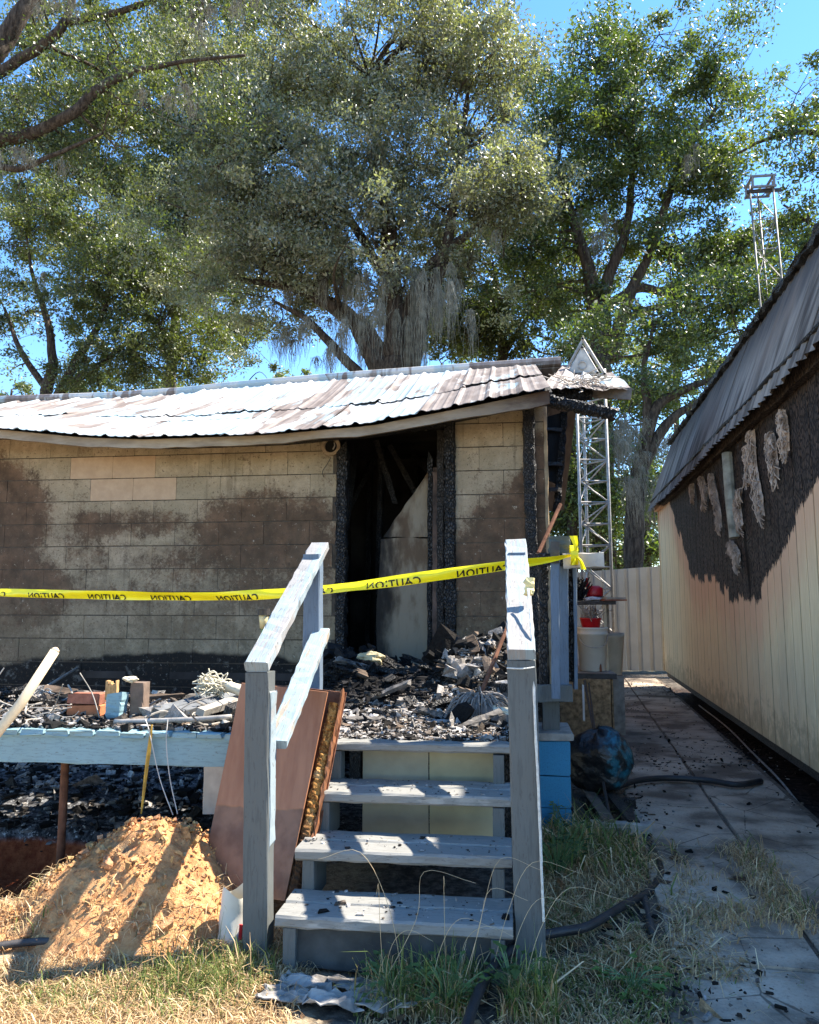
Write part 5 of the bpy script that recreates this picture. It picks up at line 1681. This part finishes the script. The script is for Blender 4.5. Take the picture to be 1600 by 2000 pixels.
def lawn(name, lab, n, x0, x1, y0, y1, hm, green, lean=(1.0, .5), wid=.004, mask=None, zf=None, cat='grass'):
    x, y = rng.uniform(x0, x1, n), rng.uniform(y0, y1, n)
    gsel = green(x, y) if callable(green) else np.full(n, green)
    keep = np.ones(n, bool) if mask is None else rng.random(n) < mask(x, y)
    if len(HOSE):
        dmin = np.full(n, 9.0)
        for q in HOSE:
            dmin = np.minimum(dmin, np.hypot(x - q[0] - .012, y - q[1] + .028))
        keep &= dmin > .045 + .02 * rng.random(n)
    x, y, gsel = x[keep], y[keep], gsel[keep]
    n = len(x)
    isg = rng.random(n) < gsel
    cols = np.where(isg[:, None], GREEN[rng.integers(0, len(GREEN), n)], STRAW[rng.integers(0, len(STRAW), n)]) * rng.uniform(.7, 1.2, (n, 1))
    h = hm * np.exp(rng.normal(0, .35, n)) * np.where(isg, 1.1, 1.0)
    ln = np.abs(rng.normal(lean[0], lean[1], n)) * np.where(isg, .75, 1.15)
    a = Acc(); v, q, c = blades(x, y, h, wid * np.exp(rng.normal(0, .3, n)), ln, cols, None if zf is None else zf(x, y))
    a.add(v, q, None, c)
    return tag(build(name, a, M['grass']), lab, cat, kind='stuff')


tuft = lambda x, y: np.clip(-.06 + .80 * np.exp(-(((x + 1.12) / .24) ** 2 + ((y - 2.80) / .22) ** 2)) + .45 * np.exp(-(((x + 1.55) / .22) ** 2 + ((y - 2.62) / .12) ** 2)) + .10 * vn(x * 5, y * 5), 0, .9)
lawn('dry_lawn', 'short dry straw-coloured lawn in sunlight at bottom left', 42000, -3.0, -.72, 2.1, 3.25, .045, tuft, (1.25, .4), .0036,
     lambda x, y: sstep(.12, .01, mound_h(x, y)) * sstep(-.68, -.85, x + .12 * vn(x * 6, y * 6)))
lawn('green_tuft', 'fresh green grass tuft in front of the left stair post', 2000, -1.42, -.86, 2.62, 3.02, .07, .70, (.55, .3), .0042,
     lambda x, y: np.exp(-(((x + 1.12) / .2) ** 2 + ((y - 2.85) / .14) ** 2)))
lawn('shaded_lawn', 'shaded green and straw grass right of the steps', 36000, -.55, 1.15, 2.1, 3.75, .034, lambda x, y: np.clip(.30 + .6 * vn(x * 3, y * 3), 0, 1), (1.25, .45), .0052,
     lambda x, y: sstep(-.55, -.1, x + .25 * vn(x * 4, y * 4)) * (1 - .93 * sstep(.50, .78, x + .25 * vn(x * 3 + 4, y * 3) - .06 * (y - 3))) * (1 - sstep(2.85, 2.95, y) * (x < .02)))
lawn('step_weeds', 'tall weeds and grass growing against the lowest step', 5200, -.62, .14, 2.66, 2.90, .085, .5, (.6, .4), .0055, lambda x, y: sstep(-.62, -.2, x))
lawn('dry_thatch', 'flattened dead grass between the steps and the hose', 9000, .10, .95, 3.0, 4.3, .09, .08, (1.5, .3), .0042, lambda x, y: .75 * sstep(.98, .7, x))
lawn('drooping_grass', 'tall drooping grass clump beside the broken pallet', 5200, .14, .72, 3.95, 4.72, .15, .38, (1.2, .35), .0075, lambda x, y: np.exp(-(((x - .40) / .24) ** 2 + ((y - 4.35) / .25) ** 2)) * 1.1)
lawn('joint_grass', 'dead grass growing over the joint between the slabs', 7500, .72, 1.42, 2.6, 4.5, .075, .12, (1.35, .35), .004,
     lambda x, y: np.clip(np.exp(-((x - (1.20 + (y - 4.0) * .06)) / .085) ** 2) * sstep(3.3, 3.6, y) + .7 * np.exp(-(((y - 3.55 - (x - 1.0) * .3) / .10) ** 2)) * sstep(.7, .8, x) * sstep(1.3, 1.2, x) + .14 * (vn(x * 6, y * 6) > .2), 0, 1),
     lambda x, y: np.full(len(x), .036))
lawn('mound_straw', 'loose straw scattered on the dirt mound foot', 2600, -2.6, -1.1, 2.95, 3.5, .07, .03, (1.5, .2), .0035, lambda x, y: sstep(.02, .06, mound_h(x, y)) * sstep(.22, .08, mound_h(x, y)), lambda x, y: hgt(x, y) + mound_h(x, y))
g = Acc()
for i in range(12):
    b0 = np.array([rng.uniform(-.5, .12), rng.uniform(2.70, 2.9), 0.0]); a_ = rng.uniform(-2.4, .8); L = rng.uniform(.22, .5)
    e_ = b0 + np.array([math.cos(a_) * L * .45, -abs(math.sin(a_)) * .1, L])
    tube(smoothline([b0, (b0 + e_) / 2 + (rng.normal(0, .02), 0, .05), e_, e_ + np.array([e_[0] - b0[0], 0, -.03])], 5), np.linspace(.0012, .0005, 16), 4, g)
tag(build('grass_stalks', g, simple('dry_stalk', (.45, .36, .22), .8, .2, 9)), 'thin dry seed stalks rising in front of the steps', 'grass', kind='stuff')

n = 420
x_, y_ = rng.uniform(-.7, 1.2, n), rng.uniform(2.4, 4.4, n)
ok = ~((x_ < .02) & (y_ > 2.86)) & (rng.random(n) < .35 + sstep(-.2, .3, fbm(x_ * 2, y_ * 2)))
x_, y_ = x_[ok], y_[ok]
lc = np.array([(.20, .11, .055), (.30, .19, .10), (.13, .075, .045), (.36, .27, .17)])[rng.integers(0, 4, len(x_))]
tag(build('dead_leaves', shards(np.stack([x_, y_, hgt(x_, y_) + .02 + .02 * rng.random(len(x_))], -1), np.exp(rng.normal(-3.5, .35, len(x_))), lc, .09, .6), M['vcol']), 'brown dead leaves scattered in the grass before and beside the steps', 'leaves', kind='stuff')

# broad-leaved weeds: each a small plant
def leaf_plant(name, lab, cx, cy, n, spread, h, col, z0=0.0, size=.035, group='weeds by the steps'):
    root = thing(name, lab, 'weed', (cx, cy, z0), group)
    g = Acc(); s_ = Acc()
    for i in range(n):
        a_ = rng.uniform(0, 6.28); r_ = spread * math.sqrt(rng.random()); hh_ = h * rng.uniform(.35, 1)
        p_ = np.array([cx + r_ * math.cos(a_), cy + r_ * math.sin(a_), z0 + hh_])
        tube(smoothline([(cx + rng.normal(0, .01), cy + rng.normal(0, .01), z0), (p_ + (cx, cy, z0)) / 2 + (0, 0, .02), p_], 3), .0015, 4, s_)
        L = size * rng.uniform(.7, 1.3); d_ = nrm((math.cos(a_), math.sin(a_), rng.normal(.1, .3))); sd = nrm(np.cross(d_, (0, 0, 1)))
        w_ = L * .38
        V = [p_, p_ + d_ * L * .4 + sd * w_ + (0, 0, .004), p_ + d_ * L * .5 - (0, 0, .003), p_ + d_ * L * .4 - sd * w_ + (0, 0, .004), p_ + d_ * L]
        g.add(V, [(0, 1, 4, 2), (0, 2, 4, 3)], None, np.array(col) * rng.uniform(.6, 1.4))
    build('leaves', g, M['grass'], root, kind='stuff')
    build('stems', s_, M['grass'] if False else bpy.data.materials['green_stake'], root, kind='stuff')


leaf_plant('leafy_weed', 'leafy weed at the left end of the weeds before the lowest step', -.42, 2.76, 45, .11, .13, (.075, .12, .035))
leaf_plant('leafy_weed', 'leafy weed growing in the middle before the lowest step', -.22, 2.72, 55, .12, .16, (.085, .135, .035))
leaf_plant('leafy_weed', 'leafy weed at the foot of the right stair post', .0, 2.80, 45, .11, .17, (.07, .115, .03))
leaf_plant('leafy_weed', 'dark leafy weed between the right post and the drooping grass', .22, 4.02, 80, .16, .26, (.05, .085, .03))
leaf_plant('leafy_weed', 'small leafy weed in the shaded lawn by the hose', .42, 2.95, 30, .12, .07, (.10, .17, .04))
leaf_plant('leafy_weed', 'weed sprouting in the dark gap under the steps', -.25, 3.25, 22, .07, .14, (.10, .15, .04))
leaf_plant('leafy_weed', 'yellow-green sprig in front of the blue pier blocks', .25, 4.58, 14, .03, .28, (.20, .25, .03), 0, .03)

# ------------------------------------------------------------------ trees
def leaf_mat(name, gloss=.38, trans=.35, spec=.5, tint=1.0):
    m = MT(name, gloss, spec)
    a = m.attr()
    m.col(a)
    t = m.node('ShaderNodeBsdfTranslucent')
    m.set(t.inputs[0], m.mix(1.0, a, (1.9 * tint, 2.1 * tint, .6 * tint), 'MULTIPLY'))
    x = m.node('ShaderNodeMixShader'); x.inputs[0].default_value = trans
    m.nt.links.new(m.b.outputs[0], x.inputs[1]); m.nt.links.new(t.outputs[0], x.inputs[2]); m.nt.links.new(x.outputs[0], m.out.inputs[0])
    return m.m


M['leaf'] = leaf_mat('oak_leaf', .45, .36, .75)
M['leaf_dusty_glint'] = leaf_mat('dusty_glint_oak_leaf', .48, .28, 1.0)
m = MT('oak_bark', .92, .15)
v = m.mapped(m.pos, (3, 3, .6))
n1 = m.noise(6, 7, .7, v)
m.col(m.mix(m.smooth(n1, .35, .7), (.035, .026, .020), (.135, .105, .080)))
m.bump(n1, 1.0, .05)
M['bark'] = m.m
m = MT('spanish_moss', .95, .1)
m.col(m.mix(m.smooth(m.noise(6, 4), .35, .65), (.12, .110, .082), (.25, .23, .175)))
M['moss'] = m.m


def tree(name, label, Y, limbs, crown, palette, leaf=.10, per=170, density=1.0, moss=(), mat='leaf', seed=1, depth=.75, group='trees behind the house', shell=.35, cs=1.18):
    """limbs: [(px, py, half-width px), ...] polylines on the plane Y; crown: (px, py, rx, ry, dY, weight) blobs"""
    global rng
    keep_rng = rng
    rng = np.random.default_rng(seed)
    sc = Y / FOC
    b0 = at(limbs[0][0][0], limbs[0][0][1], Y)
    root = thing(name, label, 'tree', (b0[0], Y, 0), group)
    tr_, nodes = Acc(), []
    for li, L in enumerate(limbs):
        pts = []
        off = 0.0
        for i, q in enumerate(L):
            dy = q[3] if len(q) > 3 else 0.0
            p = at(q[0], q[1], Y + dy)
            pts.append([*p, q[2] * sc])
        if li == 0:
            pts.insert(0, [pts[0][0], pts[0][1], -.2, pts[0][3] * 1.25])
        c = smoothline(np.array(pts), 8)
        wob = np.stack([fbm(np.arange(len(c)) * .23 + li * 7, np.full(len(c), k * 5.5), 3) for k in range(3)], -1)
        c[:, :3] += wob * np.clip(c[:, 3:4] * .5, .02, .10)
        rad = np.maximum(c[:, 3], .012)
        tube(c[:, :3], rad, 10, tr_, rough=.025)
        nodes.append(c[len(c) // 3:])
    nodes = np.concatenate(nodes)
    cents, boughs, parent_, nbt = [], [], [], 0
    for (px, py, rx, ry, dY, wgt) in crown:
        rx, ry = rx * cs, ry * cs
        C = at(px, py, Y + dY)
        s2 = (Y + dY) / FOC
        area = math.pi * rx * ry * s2 * s2
        k = max(3, int(area / (math.pi * .42 ** 2) * 4.0 * density * wgt))
        rz = (rx + ry) / 2 * s2 * depth
        nb = max(3, int(k / 7))                     # boughs, each a cluster of leaf clumps
        u = rng.normal(size=(nb, 3)); u /= np.linalg.norm(u, axis=1)[:, None]
        B = C + u * (rng.random(nb) ** shell)[:, None] * np.array([rx * s2, rz, ry * s2]) * 1.06
        bi = rng.integers(0, nb, k)
        sp_ = rng.uniform(.35, .85, nb)[bi][:, None]
        boughs.append(B); parent_.append(bi + nbt); nbt += nb
        cents.append(B[bi] + rng.normal(size=(k, 3)) * sp_ * np.array([1, 1, .62]))
    cents = np.concatenate(cents); boughs = np.concatenate(boughs); parent_ = np.concatenate(parent_)
    # twigs from the nearest limb point to each clump
    tw, br = Acc(), Acc()
    for ci, c in enumerate(cents):
        a = boughs[parent_[ci]]
        mid = (a + c) / 2 + rng.normal(0, .05, 3)
        tube(smoothline([a, mid, c], 3), np.linspace(.011, .004, 7), 4, br, cap=False)
    for c in boughs:
        d = np.linalg.norm(nodes[:, :3] - c, axis=1) + .35 * np.maximum(0, nodes[:, 2] - c[2])
        j = int(np.argmin(d)); a = nodes[j, :3]; L_ = d[j]
        mid = (a + c) / 2 + rng.normal(0, .13 * L_, 3) + np.array([0, 0, .10 * L_])
        r0 = min(nodes[j, 3] * .6, .012 + .020 * L_)
        tube(smoothline([a, mid, c], 5), np.linspace(r0, .009, 11), 6, br, cap=False)
    # leaves
    k = len(cents)
    cnt = rng.integers(int(per * .55), int(per * 1.45), k)
    idx = np.repeat(np.arange(k), cnt)
    n = len(idx)
    crad = rng.uniform(.16, .44, k)
    g = rng.normal(size=(n, 3)) * (crad[idx] * .62)[:, None] * np.array([1.1, 1.1, .75])
    P = cents[idx] + g
    ax = rng.normal(size=(n, 3)) + np.array([0, 0, -.25]); ax /= np.linalg.norm(ax, axis=1)[:, None]
    ot = rng.normal(size=(n, 3)); bx_ = np.cross(ax, ot); bx_ /= np.linalg.norm(bx_, axis=1)[:, None] + 1e-9
    Ls = leaf * np.exp(rng.normal(0, .22, n))
    W = Ls * rng.uniform(.34, .5, n)
    V = np.stack([P - ax * (Ls / 2)[:, None], P + bx_ * (W / 2)[:, None], P + ax * (Ls / 2)[:, None], P - bx_ * (W / 2)[:, None]], 1)
    pal = np.array(palette)
    cc = pal[rng.integers(0, len(pal), k)][idx] * .6 + pal[rng.integers(0, len(pal), n)] * .4
    cc = cc * rng.uniform(.65, 1.35, (n, 1))
    lf = Acc().add(V.reshape(-1, 3), np.arange(n * 4).reshape(-1, 4), None, np.repeat(cc, 4, 0))
    build('trunk', tr_, M['bark'], root, smooth=True)
    build('branches', br, M['bark'], root, smooth=True, kind='stuff')
    cr = build('crown', lf, M[mat], root, kind='stuff')
    if len(moss):
        mo = Acc()
        for (px, py, sx, sy, cnt_, ln) in moss:
            for i in range(cnt_):
                top_ = at(px + rng.normal(0, sx), py + rng.normal(0, sy), Y + rng.normal(-.4, .8))
                Lm = ln * rng.uniform(.4, 1.3)
                for s_ in range(34):
                    o_ = rng.normal(0, .075, 3) * np.array([1, 1, .5]); l2 = Lm * rng.uniform(.35, 1)
                    q = np.array([top_ + o_ * .4, top_ + o_ + (0, 0, -l2 * .4), top_ + o_ * rng.uniform(.4, 1.4) + (0, 0, -l2)])
                    q[1:] += rng.normal(0, .035, (2, 3))
                    c_ = smoothline(q, 5)
                    c_ = c_ + rng.normal(0, .010, c_.shape)
                    w_ = np.linspace(.005, .002, len(c_))[:, None]
                    grid(np.stack([c_ - np.array([1, .3, 0]) * w_, c_ + np.array([1, .3, 0]) * w_]), mo)
        build('spanish_moss', mo, M['moss'], root, kind='stuff')
    rng = keep_rng
    return root


PAL_A = [(.064, .080, .030), (.088, .108, .037), (.046, .060, .025), (.125, .135, .045), (.076, .086, .038)]
PAL_D = [(.168, .175, .125), (.215, .220, .165), (.105, .116, .072), (.245, .240, .180), (.125, .118, .075)]  # dusty grey leaf tones, lifted to carry glints in the colour
PAL_G = [(.062, .086, .027), (.090, .122, .033), (.045, .066, .023), (.13, .15, .040), (.037, .055, .022)]

tree('live_oak', 'tall dense live oak with dusty glinting leaves and moss rising behind the roof centre', 17.0,
     [[(770, 900, 34), (772, 740, 30), (775, 690, 25), (770, 600, 20), (760, 480, 18), (742, 330, 12), (722, 150, 6)],
      [(750, 735, 26), (715, 670, 20), (668, 612, 15), (570, 562, 10), (470, 545, 5)],
      [(760, 720, 20), (705, 640, 16), (640, 585, 12), (560, 520, 8), (500, 460, 4)],
      [(795, 720, 24), (828, 600, 18), (872, 480, 12), (900, 300, 6)],
      [(715, 745, 12), (665, 695, 10), (600, 625, 7), (540, 590, 3)],
      [(785, 640, 15), (840, 520, 11), (940, 440, 7), (1010, 380, 4)],
      [(765, 560, 12), (690, 440, 9), (600, 330, 6), (520, 240, 3)]],
     [(740, 120, 260, 170, 0, 1.15), (560, 320, 210, 170, -.5, 1.1), (880, 300, 160, 230, .3, 1.1), (740, 400, 240, 160, -1.0, 1.1), (860, 70, 110, 110, 0, 1.0), (480, 480, 150, 100, -.4, .8),
      (600, 540, 190, 80, 0, .8), (430, 400, 150, 140, .5, .9), (480, 600, 120, 60, .3, .7), (420, 180, 120, 140, .6, .9), (850, 520, 110, 90, .8, .8), (600, 130, 120, 130, .5, 1.0), (960, 380, 90, 150, 0, 1.0)],
     PAL_D, .090, 225, 1.0, [(720, 540, 90, 40, 20, 1.1), (820, 550, 30, 40, 16, 2.0), (760, 600, 60, 30, 10, 1.3), (680, 640, 60, 25, 12, .9), (560, 640, 40, 20, 10, .8), (900, 520, 40, 40, 6, .9)], 'leaf_dusty_glint', 3)
tree('live_oak', 'green oak with forked trunk rising behind the right end of the roof', 20.0,
     [[(1178, 980, 22), (1176, 720, 20), (1168, 620, 17), (1145, 510, 12), (1120, 430, 8), (1090, 330, 4)],
      [(1178, 650, 14), (1186, 550, 12), (1222, 450, 9), (1235, 330, 6), (1240, 180, 3)],
      [(1195, 700, 14), (1224, 590, 12), (1270, 490, 9), (1335, 300, 6), (1395, 220, 3)],
      [(1190, 595, 10), (1250, 562, 9), (1330, 578, 6), (1400, 580, 3)],
      [(1200, 640, 8), (1280, 600, 6), (1380, 600, 3)]],
     [(1110, 200, 120, 120, 0, 1), (1220, 130, 120, 80, 0, 1), (1320, 110, 60, 60, 0, .8), (1370, 200, 90, 90, .5, 1), (1090, 380, 130, 130, .5, 1), (1240, 300, 150, 100, 0, 1.0), (1400, 300, 90, 90, 0, .9), (1290, 420, 110, 70, 0, .8),
      (1030, 520, 90, 90, .5, .9), (1440, 430, 100, 80, 0, 1.0), (1420, 530, 100, 60, 0, .9), (1180, 480, 100, 70, .6, .7), (1300, 520, 100, 60, .5, .7), (1060, 620, 80, 60, 0, .6)],
     PAL_G, .105, 185, 1.25, [(1320, 280, 25, 20, 5, .9), (1200, 430, 60, 20, 8, .8), (1330, 590, 60, 10, 8, .7)], 'leaf', 4, cs=1.02)
tree('live_oak', 'leaning mossy oak with a dark trunk behind the metal fence', 16.0,
     [[(1238, 1110, 20), (1244, 980, 18), (1258, 880, 15), (1280, 800, 11), (1330, 765, 8), (1400, 735, 5), (1460, 690, 3)],
      [(1252, 920, 12), (1298, 835, 10), (1350, 792, 7), (1430, 755, 4)],
      [(1266, 850, 9), (1262, 780, 8), (1258, 720, 6), (1275, 640, 3)]],
     [(1290, 690, 100, 70, 0, .9), (1380, 640, 120, 90, 0, 1.1), (1220, 640, 80, 60, .5, .8), (1460, 560, 100, 70, .3, .8), (1230, 800, 60, 50, 0, .6), (1210, 900, 50, 80, .3, .5), (1360, 760, 60, 40, 0, .4)],
     PAL_G, .095, 180, 1.15, [(1220, 840, 40, 25, 16, 1.0), (1280, 850, 30, 30, 8, .8), (1270, 940, 25, 25, 9, .9)], 'leaf', 5)
tree('live_oak', 'oak with thin forked trunks and open sky gaps behind the left of the roof', 21.0,
     [[(88, 960, 14), (92, 780, 13), (104, 700, 10), (90, 620, 7), (62, 530, 4), (50, 440, 2)],
      [(112, 775, 11), (150, 705, 9), (200, 620, 6), (218, 540, 3)],
      [(96, 765, 8), (42, 690, 6), (8, 600, 3)],
      [(125, 755, 9), (190, 715, 6), (260, 660, 4), (310, 640, 2)]],
     [(120, 460, 140, 80, 0, .9), (300, 640, 120, 95, 0, 1.15), (50, 590, 60, 60, 0, .7), (290, 520, 120, 80, 0, 1.0), (250, 725, 150, 45, .5, 1.3), (190, 570, 90, 70, 0, .8), (30, 430, 70, 60, 0, .9), (380, 700, 60, 40, 0, .7), (400, 560, 80, 50, 0, .6), (20, 690, 35, 45, 0, .6)],
     PAL_A, .105, 185, 1.2, [(110, 520, 60, 20, 6, .8)], 'leaf', 6)
tree('live_oak', 'near oak reaching heavy limbs in from the upper left edge', 12.0,
     [[(-420, 900, 60), (-400, 600, 52), (-300, 420, 44), (-160, 330, 30), (-30, 285, 16), (60, 262, 13), (130, 228, 12), (180, 185, 11), (250, 145, 8), (330, 125, 5), (480, 108, 3)],
      [(-300, 420, 40), (-140, 250, 34), (-40, 140, 26), (28, 50, 20), (70, -40, 16), (90, -120, 10)],
      [(-120, 230, 18), (-10, 150, 12), (70, 95, 11), (122, 55, 10), (140, 0, 8), (150, -60, 6)],
      [(128, 45, 8), (200, 30, 7), (280, 6, 6), (380, -30, 3)],
      [(-60, 300, 10), (30, 330, 7), (110, 300, 5), (200, 260, 3)]],
     [(150, 150, 170, 90, .5, .9), (50, 250, 90, 70, .3, 1.0), (330, 70, 130, 70, .5, .8), (290, 230, 130, 60, .3, .9), (70, 330, 110, 50, .2, .8), (20, 60, 80, 70, .8, .8), (420, 180, 90, 60, .4, .8), (220, 10, 120, 50, .4, .8), (390, 20, 90, 50, .6, .9), (-60, 180, 100, 120, 0, .7)],
     PAL_A, .075, 170, 1.0, [(60, 290, 40, 15, 8, .55), (420, 10, 60, 15, 8, .5), (80, 10, 40, 15, 5, .5), (340, 190, 40, 10, 5, .35)], 'leaf', 7)
tree('live_oak', 'oak bough reaching in at the right edge above the tall tower', 18.0,
     [[(1760, 900, 30), (1750, 500, 24), (1690, 340, 12), (1600, 262, 6), (1500, 272, 4), (1440, 300, 2)],
      [(1740, 520, 12), (1660, 480, 8), (1590, 440, 4), (1530, 400, 2)]],
     [(1580, 215, 45, 55, 0, .9), (1520, 285, 60, 30, 0, .8), (1575, 450, 60, 60, 0, .8), (1640, 300, 80, 100, 0, .9), (1550, 540, 60, 50, 0, .8), (1680, 480, 90, 100, 0, .8)],
     PAL_G, .11, 150, .9, [], 'leaf', 8)
tree('understory_tree', 'dark dense tree filling the gap between the two tall oaks', 24.0,
     [[(985, 960, 12), (985, 720, 10), (975, 620, 7), (965, 520, 4)], [(985, 690, 7), (1030, 620, 4)]],
     [(960, 560, 110, 100, 0, 1.0), (1040, 640, 70, 70, 0, 1.0), (920, 650, 70, 60, 0, .9), (1110, 690, 60, 50, 0, .9), (1080, 560, 60, 60, 0, .8)],
     [tuple(c * .8 for c in q) for q in PAL_A], .115, 180, 1.45, [(870, 600, 40, 30, 6, 1.2), (960, 640, 40, 20, 5, .9)], 'leaf', 9)
tree('understory_tree', 'bright green understory tree between the house corner and the lattice tower', 18.5,
     [[(1118, 1060, 10), (1120, 900, 8), (1115, 800, 5)], [(1120, 960, 6), (1180, 880, 4)]],
     [(1105, 900, 50, 90, 0, 1.3), (1095, 1010, 50, 80, 0, 1.5), (1175, 930, 60, 90, .5, 1.1), (1160, 1040, 60, 60, .5, 1.2), (1170, 790, 60, 50, .5, .9)],
     PAL_G, .10, 170, 1.3, [], 'leaf', 10)
tree('understory_tree', 'leafy understory tree seen over the metal fence beside the dark trunk', 20.5,
     [[(1262, 1060, 9), (1265, 960, 7), (1280, 860, 4)], [(1265, 990, 5), (1220, 920, 3)]],
     [(1220, 1060, 60, 60, 0, 1.3), (1110, 1040, 60, 70, 1, 1.4), (1270, 1040, 50, 60, 0, .9), (1280, 940, 50, 60, 0, .8), (1210, 960, 50, 60, 0, .8), (1330, 880, 70, 70, 0, .8)],
     PAL_G, .105, 150, .9, [], 'leaf', 11)
tree('live_oak', 'hazy oak filling the upper left behind the near limbs', 27.0,
     [[(330, 960, 14), (335, 760, 12), (345, 600, 10), (360, 450, 7), (380, 300, 4)], [(340, 620, 7), (260, 480, 5), (180, 380, 3)], [(350, 560, 6), (430, 440, 4), (480, 330, 2)]],
     [(250, 330, 150, 110, 0, .9), (380, 380, 130, 130, 0, .9), (430, 230, 120, 120, 0, .9), (300, 180, 150, 110, 0, .9), (120, 330, 120, 100, 0, .8), (330, 500, 140, 100, 0, 1.0), (450, 620, 110, 70, 0, .8), (180, 520, 110, 80, 0, .8), (430, 60, 110, 100, 0, .9), (200, 60, 150, 80, 0, .8), (60, 180, 100, 100, 0, .8)],
     PAL_A, .13, 165, .95, [], 'leaf', 12)
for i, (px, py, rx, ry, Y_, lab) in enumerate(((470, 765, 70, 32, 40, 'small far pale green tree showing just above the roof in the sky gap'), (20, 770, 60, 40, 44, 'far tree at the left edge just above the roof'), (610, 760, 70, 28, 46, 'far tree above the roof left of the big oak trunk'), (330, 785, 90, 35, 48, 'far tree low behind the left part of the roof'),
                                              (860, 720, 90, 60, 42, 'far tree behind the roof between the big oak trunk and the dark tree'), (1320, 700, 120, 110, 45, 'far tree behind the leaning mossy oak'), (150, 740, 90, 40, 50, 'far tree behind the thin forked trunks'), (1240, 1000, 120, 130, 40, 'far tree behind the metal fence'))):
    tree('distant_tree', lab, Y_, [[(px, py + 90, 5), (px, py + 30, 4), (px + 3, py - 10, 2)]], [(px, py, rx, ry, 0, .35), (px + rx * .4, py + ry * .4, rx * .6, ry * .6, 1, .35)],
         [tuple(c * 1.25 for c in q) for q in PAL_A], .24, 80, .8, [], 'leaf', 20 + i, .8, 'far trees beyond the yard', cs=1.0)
